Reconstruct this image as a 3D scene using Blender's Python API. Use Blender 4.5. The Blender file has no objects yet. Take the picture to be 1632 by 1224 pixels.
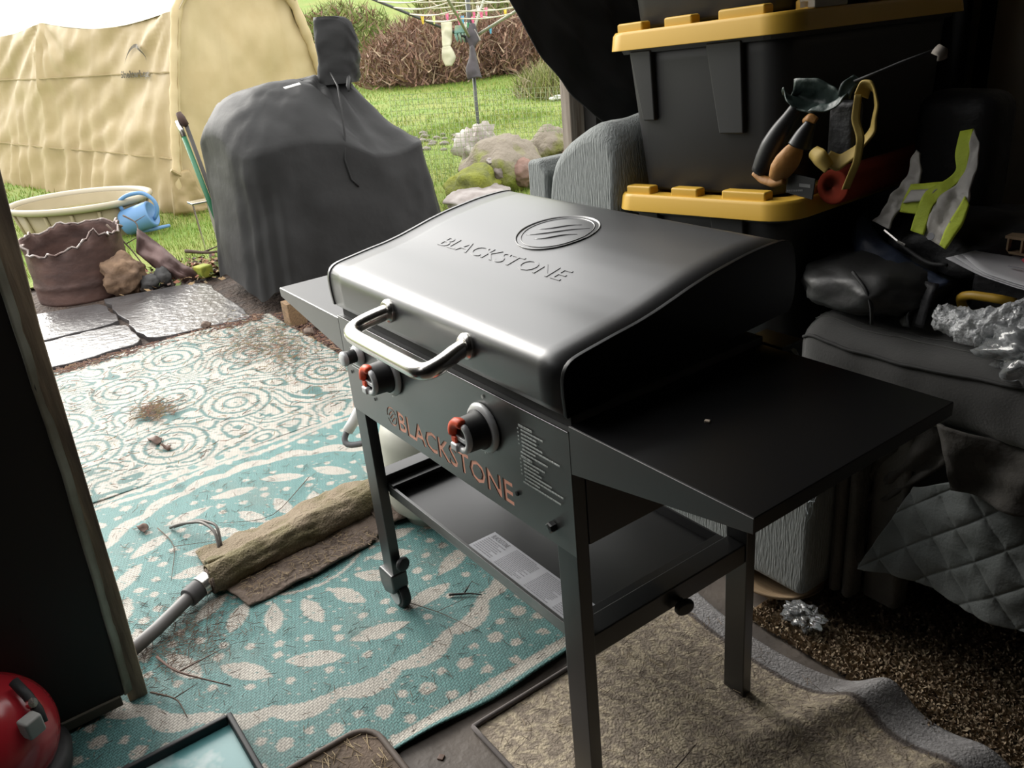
import bpy, bmesh, math, random
import numpy as np
from mathutils import Vector, Matrix, noise

random.seed(7)
rng = np.random.default_rng(11)
SC = bpy.context.scene
COL = SC.collection

# ------------------------------------------------------------------ camera, sky, exposure
cam_d = bpy.data.cameras.new('camera')
cam_d.sensor_width = 36.0
cam_d.lens = 1343.2 / 1632 * 36.0
cam_d.clip_start = 0.05
cam_d.clip_end = 300
cam = bpy.data.objects.new('camera', cam_d)
COL.objects.link(cam)
YAW, PIT, ROL = 0.9805, -0.4161, -0.0964
_f = Vector((-math.sin(YAW) * math.cos(PIT), math.cos(YAW) * math.cos(PIT), math.sin(PIT)))
_r = Vector((math.cos(YAW), math.sin(YAW), 0))
_u = _r.cross(_f)
R_ = _r * math.cos(ROL) + _u * math.sin(ROL)
U_ = -_r * math.sin(ROL) + _u * math.cos(ROL)
M = Matrix((R_, U_, -_f)).transposed().to_4x4()
M.translation = Vector((1.8751, -0.7631, 1.5253))
cam.matrix_world = M
SC.camera = cam

SC.view_settings.view_transform = 'Standard'
SC.view_settings.look = 'None'
SC.view_settings.exposure = 0.72
SC.view_settings.gamma = 1.0
SC.view_settings.use_curve_mapping = False
SC.cycles.max_bounces = 10
SC.cycles.diffuse_bounces = 6
SC.cycles.transparent_max_bounces = 12
SC.cycles.sample_clamp_indirect = 8.0

SKY_ZENITH = 1.8
wd = bpy.data.worlds.new('overcast_sky')
SC.world = wd
wd.use_nodes = True
wn = wd.node_tree
wn.nodes.clear()
w_out = wn.nodes.new('ShaderNodeOutputWorld')
w_bg = wn.nodes.new('ShaderNodeBackground')
w_bg.inputs['Color'].default_value = (1.0, 0.99, 0.975, 1)
w_tc = wn.nodes.new('ShaderNodeTexCoord')
w_sep = wn.nodes.new('ShaderNodeSeparateXYZ')
w_max = wn.nodes.new('ShaderNodeMath'); w_max.operation = 'MAXIMUM'; w_max.inputs[1].default_value = 0.0
w_ma = wn.nodes.new('ShaderNodeMath'); w_ma.operation = 'MULTIPLY_ADD'
w_ma.inputs[1].default_value = SKY_ZENITH * 0.35
w_ma.inputs[2].default_value = SKY_ZENITH * 0.65
wn.links.new(w_tc.outputs['Generated'], w_sep.inputs[0])
wn.links.new(w_sep.outputs['Z'], w_max.inputs[0])
wn.links.new(w_max.outputs[0], w_ma.inputs[0])
wn.links.new(w_ma.outputs[0], w_bg.inputs['Strength'])
wn.links.new(w_bg.outputs[0], w_out.inputs[0])


sun_d = bpy.data.lights.new('hazy_sun', 'SUN')
sun_d.energy = 2.6
sun_d.angle = math.radians(38)
sun_d.color = (1.0, 0.965, 0.9)
sun = bpy.data.objects.new('hazy_sun', sun_d)
COL.objects.link(sun)
sun.rotation_euler = Vector((1.0, 0.16, -0.50)).to_track_quat('-Z', 'Y').to_euler()


# ------------------------------------------------------------------ helpers
def S(r, g, b):
    def c(v):
        v /= 255.0
        return v / 12.92 if v <= 0.04045 else ((v + 0.055) / 1.055) ** 2.4
    return (c(r), c(g), c(b))


def mat(name, col, rough=0.6, metal=0.0, col2=None, scale=8.0, detail=4.0, lo=0.35, hi=0.65, bump=0.0, bscale=60.0,
        bstretch=(1, 1, 1), spec=0.5, attr=None, trans=0.0, sheen=0.0, sub=None, coat=0.0, stretch=(1, 1, 1), bdist=0.01):
    m = bpy.data.materials.new(name)
    m.use_nodes = True
    nt = m.node_tree
    b = nt.nodes['Principled BSDF']
    b.inputs['Base Color'].default_value = (*col, 1)
    b.inputs['Roughness'].default_value = rough
    b.inputs['Metallic'].default_value = metal
    b.inputs['Specular IOR Level'].default_value = spec
    if trans: b.inputs['Transmission Weight'].default_value = trans
    if sheen: b.inputs['Sheen Weight'].default_value = sheen
    if coat: b.inputs['Coat Weight'].default_value = coat; b.inputs['Coat Roughness'].default_value = rough
    tc = nt.nodes.new('ShaderNodeTexCoord')

    def mapped(st):
        mp = nt.nodes.new('ShaderNodeMapping')
        mp.inputs['Scale'].default_value = st
        nt.links.new(tc.outputs['Object'], mp.inputs['Vector'])
        return mp.outputs[0]
    src = None
    if attr:
        a = nt.nodes.new('ShaderNodeAttribute'); a.attribute_name = attr
        src = a.outputs['Color']
    if col2 is not None:
        n = nt.nodes.new('ShaderNodeTexNoise')
        n.inputs['Scale'].default_value = scale; n.inputs['Detail'].default_value = detail
        nt.links.new(mapped(stretch), n.inputs['Vector'])
        mr = nt.nodes.new('ShaderNodeMapRange')
        mr.inputs['From Min'].default_value = lo; mr.inputs['From Max'].default_value = hi
        nt.links.new(n.outputs['Fac'], mr.inputs['Value'])
        mx = nt.nodes.new('ShaderNodeMix'); mx.data_type = 'RGBA'
        if src:
            nt.links.new(src, mx.inputs['A'])
        else:
            mx.inputs['A'].default_value = (*col, 1)
        mx.inputs['B'].default_value = (*col2, 1)
        if src:
            ml = nt.nodes.new('ShaderNodeMath'); ml.operation = 'MULTIPLY'; ml.inputs[1].default_value = 0.55
            nt.links.new(mr.outputs[0], ml.inputs[0]); nt.links.new(ml.outputs[0], mx.inputs['Factor'])
        else:
            nt.links.new(mr.outputs[0], mx.inputs['Factor'])
        src = mx.outputs['Result']
    if src: nt.links.new(src, b.inputs['Base Color'])
    if bump:
        n = nt.nodes.new('ShaderNodeTexNoise')
        n.inputs['Scale'].default_value = bscale; n.inputs['Detail'].default_value = 3
        nt.links.new(mapped(bstretch), n.inputs['Vector'])
        bp = nt.nodes.new('ShaderNodeBump')
        bp.inputs['Strength'].default_value = bump; bp.inputs['Distance'].default_value = bdist
        nt.links.new(n.outputs['Fac'], bp.inputs['Height'])
        nt.links.new(bp.outputs[0], b.inputs['Normal'])
    return m


def thing(name, label, cat, loc, group=None):
    o = bpy.data.objects.new(name, None)
    o.empty_display_size = 0.05
    COL.objects.link(o)
    o.location = loc
    o['label'] = label; o['category'] = cat
    if group: o['group'] = group
    return o


def tag(o, label, cat, group=None):
    o['label'] = label; o['category'] = cat
    if group: o['group'] = group
    return o


def root_of(o):
    while o.parent: o = o.parent
    return o


def link(name, me, m=None, parent=None, kind=None, origin=None):
    """world coordinates in the mesh; the object is placed at origin / kept relative to the thing's root"""
    o = bpy.data.objects.new(name, me)
    COL.objects.link(o)
    if parent is not None:
        org = Vector(root_of(parent).location)
        me.transform(Matrix.Translation(-org))
        o.parent = parent
    else:
        if origin is None:
            n = len(me.vertices)
            a = np.empty(n * 3); me.vertices.foreach_get('co', a); a = a.reshape(-1, 3)
            origin = Vector(((a[:, 0].min() + a[:, 0].max()) / 2, (a[:, 1].min() + a[:, 1].max()) / 2, a[:, 2].min()))
        me.transform(Matrix.Translation(-Vector(origin)))
        o.location = origin
    if m: me.materials.append(m)
    if kind: o['kind'] = kind
    return o


def smooth(me):
    me.polygons.foreach_set('use_smooth', [True] * len(me.polygons))


def fast(name, V, F, m=None, parent=None, kind=None, colors=None, smooth_=False, origin=None):
    V = np.asarray(V, float); F = np.asarray(F, int)
    me = bpy.data.meshes.new(name)
    k = F.shape[1]
    me.vertices.add(len(V)); me.vertices.foreach_set('co', V.ravel())
    me.loops.add(F.size); me.loops.foreach_set('vertex_index', F.ravel().astype(np.int32))
    me.polygons.add(len(F)); me.polygons.foreach_set('loop_start', np.arange(0, F.size, k, dtype=np.int32))
    me.polygons.foreach_set('loop_total', np.full(len(F), k, dtype=np.int32))
    me.update(calc_edges=True)
    if colors is not None:
        ca = me.color_attributes.new('Col', 'FLOAT_COLOR', 'POINT')
        c = np.ones((len(V), 4)); c[:, :3] = colors
        ca.data.foreach_set('color', c.ravel())
    if smooth_: smooth(me)
    return link(name, me, m, parent, kind, origin)


def grid_faces(nu, nv, closed_u=False):
    i = np.arange(nu - (0 if closed_u else 1)); j = np.arange(nv - 1)
    I, J = np.meshgrid(i, j, indexing='ij')
    I2 = (I + 1) % nu
    return np.stack([I * nv + J, I2 * nv + J, I2 * nv + J + 1, I * nv + J + 1], -1).reshape(-1, 4)


class MB:
    def __init__(s): s.v = []; s.f = []

    def add(s, V, F):
        o = len(s.v); s.v += [tuple(p) for p in V]; s.f += [tuple(i + o for i in f) for f in F]; return s

    def box(s, x0, x1, y0, y1, z0, z1, rot=None, piv=None):
        V = [Vector(p) for p in ((x0, y0, z0), (x1, y0, z0), (x1, y1, z0), (x0, y1, z0), (x0, y0, z1), (x1, y0, z1), (x1, y1, z1), (x0, y1, z1))]
        if rot is not None:
            c = Vector(piv) if piv is not None else Vector(((x0 + x1) / 2, (y0 + y1) / 2, (z0 + z1) / 2))
            V = [rot @ (p - c) + c for p in V]
        return s.add(V, [(0, 3, 2, 1), (4, 5, 6, 7), (0, 1, 5, 4), (1, 2, 6, 5), (2, 3, 7, 6), (3, 0, 4, 7)])

    def prism(s, poly, axis, a, b):
        """poly in the two other axes (order x,y,z without axis), extruded from a to b along axis"""
        def P(p, t):
            q = list(p); q.insert(axis, t); return q
        n = len(poly)
        V = [P(p, a) for p in poly] + [P(p, b) for p in poly]
        F = [tuple(range(n))[::-1], tuple(range(n, 2 * n))] + [(i, (i + 1) % n, n + (i + 1) % n, n + i) for i in range(n)]
        return s.add(V, F)

    def tube(s, path, r, n=8, cap=True, flat=1.0):
        path = [Vector(p) for p in path]; k = len(path)
        rs = r if isinstance(r, (list, tuple)) else [r] * k
        V = []; prev = None
        for i, p in enumerate(path):
            t = (path[min(i + 1, k - 1)] - path[max(i - 1, 0)]).normalized()
            if prev is None:
                a = t.orthogonal().normalized()
            else:
                a = (prev - t * prev.dot(t)); a = a.normalized() if a.length > 1e-6 else t.orthogonal().normalized()
            prev = a; b = t.cross(a)
            for j in range(n):
                an = 2 * math.pi * j / n
                V.append(p + (a * math.cos(an) + b * math.sin(an) * flat) * rs[i])
        F = [(i * n + j, i * n + (j + 1) % n, (i + 1) * n + (j + 1) % n, (i + 1) * n + j) for i in range(k - 1) for j in range(n)]
        if cap: F += [tuple(range(n))[::-1], tuple(range((k - 1) * n, k * n))]
        return s.add(V, F)

    def lathe(s, prof, c, axis=(0, 0, 1), n=24, wob=None):
        """prof: list of (radius, height along axis) from c"""
        A = Vector(axis).normalized(); a = A.orthogonal().normalized()
        if abs(A.z) > .99: a = Vector((1, 0, 0))
        b = A.cross(a); c = Vector(c); V = []
        for (r, h) in prof:
            for j in range(n):
                an = 2 * math.pi * j / n
                V.append(c + A * h + (a * math.cos(an) + b * math.sin(an)) * r)
        k = len(prof)
        F = [(i * n + j, i * n + (j + 1) % n, (i + 1) * n + (j + 1) % n, (i + 1) * n + j) for i in range(k - 1) for j in range(n)]
        if prof[0][0] > 1e-5: F.append(tuple(range(n))[::-1])
        if prof[-1][0] > 1e-5: F.append(tuple(range((k - 1) * n, k * n)))
        return s.add(V, F)

    def build(s, name, m, parent=None, kind=None, bev=0.0, seg=2, sm=False, sub=0, solid=0.0, origin=None, angle=None):
        me = bpy.data.meshes.new(name)
        me.from_pydata([tuple(v) for v in s.v], [], s.f)
        me.update()
        bm = bmesh.new(); bm.from_mesh(me)
        bmesh.ops.remove_doubles(bm, verts=bm.verts, dist=1e-6)
        bmesh.ops.recalc_face_normals(bm, faces=bm.faces)
        bm.to_mesh(me); bm.free()
        if sm: smooth(me)
        o = link(name, me, m, parent, kind, origin)
        if solid:
            md = o.modifiers.new('solid', 'SOLIDIFY'); md.thickness = solid; md.offset = 0
        if bev:
            md = o.modifiers.new('bevel', 'BEVEL'); md.width = bev; md.segments = seg; md.limit_method = 'ANGLE'; md.angle_limit = math.radians(35)
            smooth(me)
            md2 = o.modifiers.new('wn', 'WEIGHTED_NORMAL'); md2.keep_sharp = True
        if sub:
            md = o.modifiers.new('sub', 'SUBSURF'); md.levels = sub; md.render_levels = sub
        return o


def fbm(p, s, o=3):
    return noise.fractal(Vector(p) * s, 0.8, 2.0, o)


def blob(name, c, rad, m, parent=None, kind=None, amp=0.15, sc=2.0, sub=3, flat_bottom=None, power=1.0, seed=0.0, crag=False, rot=0.0, origin=None):
    bm = bmesh.new()
    bmesh.ops.create_icosphere(bm, subdivisions=sub, radius=1.0)
    cr, sr = math.cos(rot), math.sin(rot)
    for v in bm.verts:
        d = v.co.normalized()
        if power != 1.0:
            d = Vector([math.copysign(abs(t) ** power, t) for t in d])
        k = 1 + amp * fbm((d.x + seed, d.y - seed, d.z + 2 * seed), sc)
        if crag: k += amp * 0.7 * (abs(noise.noise(Vector((d.x * 2.3 + seed, d.y * 2.3, d.z * 2.3)))) - .3)
        x, y, z = d.x * rad[0] * k, d.y * rad[1] * k, d.z * rad[2] * k
        x, y = x * cr - y * sr, x * sr + y * cr
        p = Vector((c[0] + x, c[1] + y, c[2] + z))
        if flat_bottom is not None and p.z < flat_bottom: p.z = flat_bottom
        v.co = p
    me = bpy.data.meshes.new(name); bm.to_mesh(me); bm.free(); smooth(me)
    return link(name, me, m, parent, kind, origin)


def resample(P, n):
    P = np.asarray(P, float)
    d = np.r_[0, np.cumsum(np.linalg.norm(np.diff(P, axis=0), axis=1))]
    t = np.linspace(0, d[-1], n)
    # smooth Catmull-like: linear interpolation then light smoothing
    Q = np.stack([np.interp(t, d, P[:, k]) for k in range(P.shape[1])], 1)
    for _ in range(2):
        Q[1:-1] = (Q[:-2] + 2 * Q[1:-1] + Q[2:]) / 4
    return Q


def patch(name, A, B, m, parent=None, nu=24, nv=10, wr=0.0, wsc=10.0, bulge=0.0, thick=0.003, kind=None, fold=0.0, nfold=4, seed=0.0, origin=None):
    """a cloth-like sheet between two polylines A and B (3-D), with wrinkles along its normal"""
    A = resample(A, nu); B = resample(B, nu)
    V = np.empty((nu, nv, 3))
    for j in range(nv):
        t = j / (nv - 1)
        V[:, j] = A * (1 - t) + B * t
    du = np.gradient(V, axis=0); dv = np.gradient(V, axis=1)
    N = np.cross(du, dv); N /= np.linalg.norm(N, axis=2, keepdims=True) + 1e-9
    for i in range(nu):
        for j in range(nv):
            t = j / (nv - 1)
            h = bulge * math.sin(math.pi * t)
            if wr: h += wr * fbm((V[i, j, 0] + seed, V[i, j, 1], V[i, j, 2]), wsc)
            if fold: h += fold * math.sin(2 * math.pi * nfold * t + 3 * i / nu) * (0.4 + 0.6 * i / nu)
            V[i, j] += N[i, j] * h
    o = fast(name, V.reshape(-1, 3), grid_faces(nu, nv), m, parent, kind, None, True, origin)
    if thick:
        md = o.modifiers.new('solid', 'SOLIDIFY'); md.thickness = thick; md.offset = 0
    return o


def text_mesh(body, extrude=0.0, bevel=0.0, res=3, off=0.0):
    c = bpy.data.curves.new('t', 'FONT'); c.body = body; c.extrude = extrude; c.bevel_depth = bevel; c.resolution_u = res; c.offset = off
    o = bpy.data.objects.new('t', c); COL.objects.link(o)
    dg = bpy.context.evaluated_depsgraph_get(); dg.update()
    me = bpy.data.meshes.new_from_object(o.evaluated_get(dg))
    bpy.data.objects.remove(o); bpy.data.curves.remove(c)
    V = np.empty(len(me.vertices) * 3); me.vertices.foreach_get('co', V); V = V.reshape(-1, 3)
    F = [tuple(p.vertices) for p in me.polygons]
    bpy.data.meshes.remove(me)
    mn, mx = V.min(0), V.max(0)
    V[:, 0] = (V[:, 0] - mn[0]) / (mx[0] - mn[0]); V[:, 1] = (V[:, 1] - mn[1]) / (mx[1] - mn[1])
    return V, F        # x,y in 0..1, z as extruded


# ------------------------------------------------------------------ materials
BLK = mat('black_powder_coat', (0.012, 0.0125, 0.013), 0.36, bump=0.05, bscale=900, spec=0.8, bdist=0.001, coat=.35)
BLK_SHADED = mat('shaded_black_coat', (0.005, 0.005, 0.0055), 0.30, bump=0.02, bscale=900, spec=0.2, bdist=0.001)  # darker copy of the black coat, the dark room's shade put into its colour
BLK_LID = mat('satin_black_lid', (0.03, 0.031, 0.033), 0.37, bump=0.04, bscale=900, spec=1.0, bdist=0.001, coat=.8)
BLK_PANEL = mat('charcoal_panel', (0.04, 0.042, 0.041), 0.36, bump=0.04, bscale=900, spec=1.0, bdist=0.001, coat=.8)
BLK_FLAT = mat('flat_black', (0.008, 0.008, 0.009), 0.7)
STEEL = mat('brushed_steel', (0.72, 0.70, 0.66), 0.24, 1.0, bump=0.06, bscale=300, bstretch=(.1, 1, 1), bdist=0.001)
CHROME = mat('grey_plastic_bezel', (0.70, 0.71, 0.72), 0.38, 0.25)
KNOBBLK = mat('knob_rubber', (0.012, 0.012, 0.013), 0.55)
ORANGE = mat('knob_orange', (0.88, 0.10, 0.03), 0.45)
COPPER = mat('copper_letters', (0.95, 0.46, 0.33), 0.5, 0.0)
PRINT = mat('white_print', (0.62, 0.65, 0.63), 0.6)
PAPER = mat('paper', (0.55, 0.56, 0.6), 0.7, col2=(0.5, 0.51, 0.55), scale=20)
INK = mat('grey_ink', (0.2, 0.2, 0.22), 0.7)
RUBBER = mat('black_rubber', (0.02, 0.02, 0.021), 0.6)
GREYRIM = mat('caster_rim', (0.35, 0.37, 0.37), 0.5)

CONC = mat('damp_concrete', (0.15, 0.125, 0.105), 0.6, col2=(0.09, 0.075, 0.065), scale=5, bump=0.3, bscale=40)
DIRT = mat('wet_dirt', (0.08, 0.0528, 0.0384), 0.85, col2=(0.036, 0.024, 0.0184), scale=9, bump=0.9, bscale=30, bdist=0.03)
LAWN = mat('lawn_ground', (0.1512, 0.2376, 0.036), 0.9, col2=(0.216, 0.2448, 0.054), scale=1.3, detail=8, bump=0.8, bscale=40, bdist=0.03)
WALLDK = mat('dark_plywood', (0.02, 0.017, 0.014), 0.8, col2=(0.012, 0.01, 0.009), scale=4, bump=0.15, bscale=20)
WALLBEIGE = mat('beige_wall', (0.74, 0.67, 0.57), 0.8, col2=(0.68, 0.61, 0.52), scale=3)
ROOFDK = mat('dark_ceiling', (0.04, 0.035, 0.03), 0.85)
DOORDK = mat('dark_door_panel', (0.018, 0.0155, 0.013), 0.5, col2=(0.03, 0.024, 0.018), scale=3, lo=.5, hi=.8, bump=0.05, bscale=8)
RAWWOOD = mat('weathered_board', (0.52, 0.41, 0.29), 0.85, col2=(0.2, 0.155, 0.115), scale=14, stretch=(2, 2, .25), bump=0.5, bscale=60, bstretch=(1, 1, .1))
POSTWOOD = mat('weathered_post', (0.294, 0.252, 0.21), 0.85, col2=(0.14, 0.105, 0.077), scale=16, stretch=(3, 3, .15), bump=0.4, bscale=60, bstretch=(1, 1, .1))
FLASH = mat('metal_flashing', (0.42, 0.43, 0.36), 0.5, 0.2, col2=(0.22, 0.2, 0.15), scale=6)


def lumber(name, c1, c2):
    return mat(name, c1, 0.8, col2=c2, scale=20, stretch=(1, 6, 6))


# ------------------------------------------------------------------ the setting
def struct(mb, name, m, **k):
    return mb.build(name, m, kind='structure', **k)


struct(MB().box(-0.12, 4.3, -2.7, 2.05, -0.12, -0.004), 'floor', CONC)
struct(MB().box(0.30, 4.3, -2.7, 2.1, 2.35, 2.45).box(-0.6, 0.30, 0.95, 2.1, 2.35, 2.45), 'unseen_ceiling', ROOFDK)  # unseen roof, edge cut back to admit sky, slab added to darken the curtain
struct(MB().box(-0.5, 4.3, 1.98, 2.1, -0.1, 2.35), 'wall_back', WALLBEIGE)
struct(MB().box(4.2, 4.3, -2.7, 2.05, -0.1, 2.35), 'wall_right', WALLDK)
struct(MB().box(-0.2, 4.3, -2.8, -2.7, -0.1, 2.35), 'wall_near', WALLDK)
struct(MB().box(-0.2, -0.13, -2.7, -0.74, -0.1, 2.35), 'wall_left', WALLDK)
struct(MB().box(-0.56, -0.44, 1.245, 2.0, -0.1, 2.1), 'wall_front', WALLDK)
struct(MB().box(0.485, 0.52, 1.955, 1.98, 0, 2.35), 'trim_2', mat('dark_trim', (0.012, 0.011, 0.01), 0.7))
struct(MB().box(0.80, 0.815, 1.972, 1.98, 0, 2.35).box(1.4, 1.415, 1.972, 1.98, 0, 2.35), 'trim_3', mat('beige_batten', (0.2, 0.17, 0.14), 0.7))

# door leaf at the left: dark sheet, curled flashing, weathered edge board
door = bpy.data.objects.new('door_1', None); COL.objects.link(door); door.location = (-0.1, -0.9, 0.0)
door['kind'] = 'structure'; door['label'] = 'dark door leaf standing open at the left edge of the opening'
mb = MB()
nz = 24
V = []
for i in range(nz + 1):
    z = 0.035 + (2.06) * i / nz
    ye = -0.70 + 0.012 * math.sin(z * 2.3) + (0.05 - 0.015) * min(1, max(0, (z - .05) / 1.3))
    V.append((z, ye))
poly = [(y, z) for z, y in V] + [(-1.9, 2.095), (-1.9, 0.035)]
mb.prism(poly, 0, -0.125, -0.098)
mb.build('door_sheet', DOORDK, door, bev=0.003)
mb = MB()
L_ = [(-0.093, y - 0.006, z) for z, y in V]; Rr = [(-0.10 - 0.004, y + 0.014, z) for z, y in V]
patch('flashing_strip', L_, Rr, FLASH, door, nu=50, nv=4, wr=0.006, wsc=6, thick=0.002)
mb = MB()
poly = [(-0.70, -0.002), (-0.655, -0.002), (-0.642, .3), (-0.622, 1.0), (-0.598, 1.36), (-0.585, 2.08), (-0.66, 2.08), (-0.675, .8)]
mb.prism(poly, 0, -0.17, -0.104)
mb.build('edge_board', RAWWOOD, door, bev=0.004)
for z in (0.35, 0.78, 1.2): MB().lathe([(0.003, 0), (0.004, .002), (0, .003)], (-0.098, -0.85, z), (1, 0, 0), 8).build('nail_head', DOORDK, door)
mb = MB().box(-0.105, -0.09, -1.9, -0.715, 0.012, 0.04)
mb.build('bottom_weatherstrip', mat('strip', (0.09, 0.08, 0.06), 0.7), door, bev=0.003)

# right post, weathered, at the other side of the opening
post = tag(MB().box(-0.55, -0.50, 1.18, 1.245, -0.02, 2.1).build('door_post', POSTWOOD, bev=0.004), 'weathered grey timber post behind the blue-grey sofa back', 'post')
# ------------------------------------------------------------------ ground outside


def hgt(x, y):
    d = np.maximum(0.0, (1.875 - x) * 0.831 + (y + 0.763) * 0.556 - 9.5)
    return 0.0026 * d * d


gx = np.linspace(-6.0, -0.12, 60); gy = np.linspace(-6, 8, 90)
X, Y = np.meshgrid(gx, gy, indexing='ij')
Z = np.array([[0.012 * fbm((x, y, 0), 1.6) - 0.02 for y in gy] for x in gx])
Z[X > -3.2] = -0.02
fast('ground', np.stack([X, Y, Z], -1).reshape(-1, 3), grid_faces(60, 90), DIRT, kind='structure', smooth_=True)

nx, ny = 150, 150
sx = np.linspace(0, 1, nx)
X0 = -4.05 - 70 * sx ** 2.2
yy = np.linspace(-18, 62, ny)
V = np.empty((nx, ny, 3))
for i in range(nx):
    for j in range(ny):
        y = yy[j]
        edge = 0.25 * fbm((0, y, 3), 1.2) if i < 12 else 0
        if y > 1.9: edge += (0.0 if i > 20 else 0.9 * min(1, (y - 1.9)) * (1 - i / 20))
        if y < 0.55: edge -= (0.9 if i < 12 else 0.9 * max(0, 1 - (i - 12) / 14))
        V[i, j] = (X0[i] + edge, y, 0)
V[:, :, 2] = hgt(V[:, :, 0], V[:, :, 1]) + 0.004
for i in range(2, nx):
    for j in range(ny):
        V[i, j, 2] += 0.02 * fbm(tuple(V[i, j]), .5)
fast('lawn', V.reshape(-1, 3), grid_faces(nx, ny), LAWN, kind='structure', smooth_=True)
ROAD = mat('grey_road', (0.176, 0.16, 0.16), 0.8, col2=(0.136, 0.124, 0.128), scale=2)
# road strip far behind the lawn
rp = []
for t in np.linspace(0, 1, 40):
    x = -38 + 22 * t - 14; y = 2 + 34 * t
    rp.append((x, y))
V = np.array([[(x + o, y, 0) for o in (-1.6, 1.6)] for x, y in rp])
V[:, :, 2] = hgt(V[:, :, 0], V[:, :, 1]) + 0.12
fast('road', V.reshape(-1, 3), grid_faces(40, 2), ROAD, kind='structure')


def blades(name, label, P, h, w, cols, m, lean=0.5):
    n = len(P)
    an = rng.uniform(0, 2 * np.pi, n); hh = h * rng.uniform(.5, 1.25, n)
    la = rng.uniform(0, 2 * np.pi, n); ll = lean * hh * rng.uniform(.2, 1, n)
    dx = np.stack([np.cos(an), np.sin(an), 0 * an], 1) * (w / 2)
    tip = P + np.stack([np.cos(la) * ll, np.sin(la) * ll, hh], 1)
    V = np.stack([P - dx, P + dx, tip], 1).reshape(-1, 3)
    F = np.arange(n * 3).reshape(-1, 3)
    ci = rng.integers(0, len(cols), n)
    C = np.array(cols)[ci] * rng.uniform(.75, 1.2, (n, 1))
    C = np.repeat(C, 3, axis=0)
    o = fast(name, V, F, m, kind='stuff', colors=C)
    tag(o, label, 'grass')
    return o


GRASSM = mat('grass_blades', (0.2, .3, .05), 0.7, attr='Col', spec=0.25)
greens = [(0.15, 0.27, 0.032), (0.20, 0.30, 0.042), (0.11, 0.21, 0.026), (0.26, 0.29, 0.055), (0.30, 0.28, 0.10)]


def scatter(n, x0, x1, y0, y1, p=1.0):
    u = rng.uniform(0, 1, n) ** p
    x = x0 + (x1 - x0) * u
    y = rng.uniform(y0, y1, n)
    return np.stack([x, y, hgt(x, y)], 1)


def keep(P):
    k = ~((np.hypot(P[:, 0] + 6.66, P[:, 1] - .47) < .56))
    # tent floor
    rel = P[:, :2] - np.array([-6.6, 1.3]); a = -.98 * rel[:, 0] - .2 * rel[:, 1]; b = -.2 * rel[:, 0] + .98 * rel[:, 1]
    k &= ~((a > -.05) & (b > .0) & (b < 2.15))
    k &= ~((P[:, 1] < .6) & (P[:, 0] > -5.15 + .15 * np.sin(P[:, 1] * 9)))
    k &= ~((P[:, 1] < 2.3) & (P[:, 0] > -4.45 + .15 * np.sin(P[:, 1] * 13)))
    k &= ~((P[:, 1] >= 1.9) & (P[:, 0] > -3.55 + .1 * np.sin(P[:, 1] * 11)))
    k &= ~((P[:, 1] >= 1.7) & (P[:, 1] < 2.6) & (P[:, 0] > -4.3))
    return P[k]


P1 = keep(scatter(70000, -3.5, -9.5, -1.5, 7.5))
blades('grass', 'short bright green lawn grass growing right behind the yard objects', P1, 0.055, 0.006, greens, GRASSM)
P2 = keep(scatter(60000, -8.5, -20, -1, 16))
blades('grass', 'distant lawn grass rising towards the brown bushes', P2, 0.06, 0.014, greens, GRASSM)

# ------------------------------------------------------------------ outdoor mats
def mat_field(x0, x1, y0, y1, step):
    xs = np.arange(x0, x1 + 1e-6, step); ys = np.arange(y0, y1 + 1e-6, step)
    X, Y = np.meshgrid(xs, ys, indexing='ij')
    return xs, ys, X, Y


AQ = np.array([0.105, 0.245, 0.235]); WH = np.array([0.46, 0.43, 0.375])
MATM = mat('woven_plastic_mat', (0.3, .5, .5), 0.55, attr='Col', col2=(0.16, 0.15, 0.12), scale=5, detail=6, lo=0.52, hi=0.85, bump=0.75, bscale=150, bstretch=(1.0, 2.2, 1), bdist=0.003, spec=0.3)
_nt = MATM.node_tree; _b = _nt.nodes['Principled BSDF']
_br = _nt.nodes.new('ShaderNodeTexBrick'); _br.inputs['Scale'].default_value = 1.0
_br.inputs['Brick Width'].default_value = 0.016; _br.inputs['Row Height'].default_value = 0.0075; _br.inputs['Mortar Size'].default_value = 0.0016; _br.inputs['Mortar Smooth'].default_value = 0.6
_br.inputs['Color1'].default_value = (1, 1, 1, 1); _br.inputs['Color2'].default_value = (.86, .86, .86, 1); _br.inputs['Mortar'].default_value = (.42, .42, .42, 1)
_mp = _nt.nodes.new('ShaderNodeMapping'); _mp.inputs['Rotation'].default_value = (0, 0, 1.15)
_tc = _nt.nodes.new('ShaderNodeTexCoord'); _nt.links.new(_tc.outputs['Object'], _mp.inputs['Vector']); _nt.links.new(_mp.outputs[0], _br.inputs['Vector'])
_mx = _nt.nodes.new('ShaderNodeMix'); _mx.data_type = 'RGBA'; _mx.blend_type = 'MULTIPLY'; _mx.inputs['Factor'].default_value = 1.0
_old = _b.inputs['Base Color'].links[0].from_socket
_nt.links.new(_old, _mx.inputs['A']); _nt.links.new(_br.outputs['Color'], _mx.inputs['B']); _nt.links.new(_mx.outputs['Result'], _b.inputs['Base Color'])

xs, ys, X, Y = mat_field(-1.30, 0.505, -1.6, 0.76, 0.006)
cx, cy = -0.43, -0.11
RX, RY = X - cx, Y - cy
rad = np.hypot(RX, RY); ang = np.arctan2(RY, RX)
W = np.zeros_like(X, bool)


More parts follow.
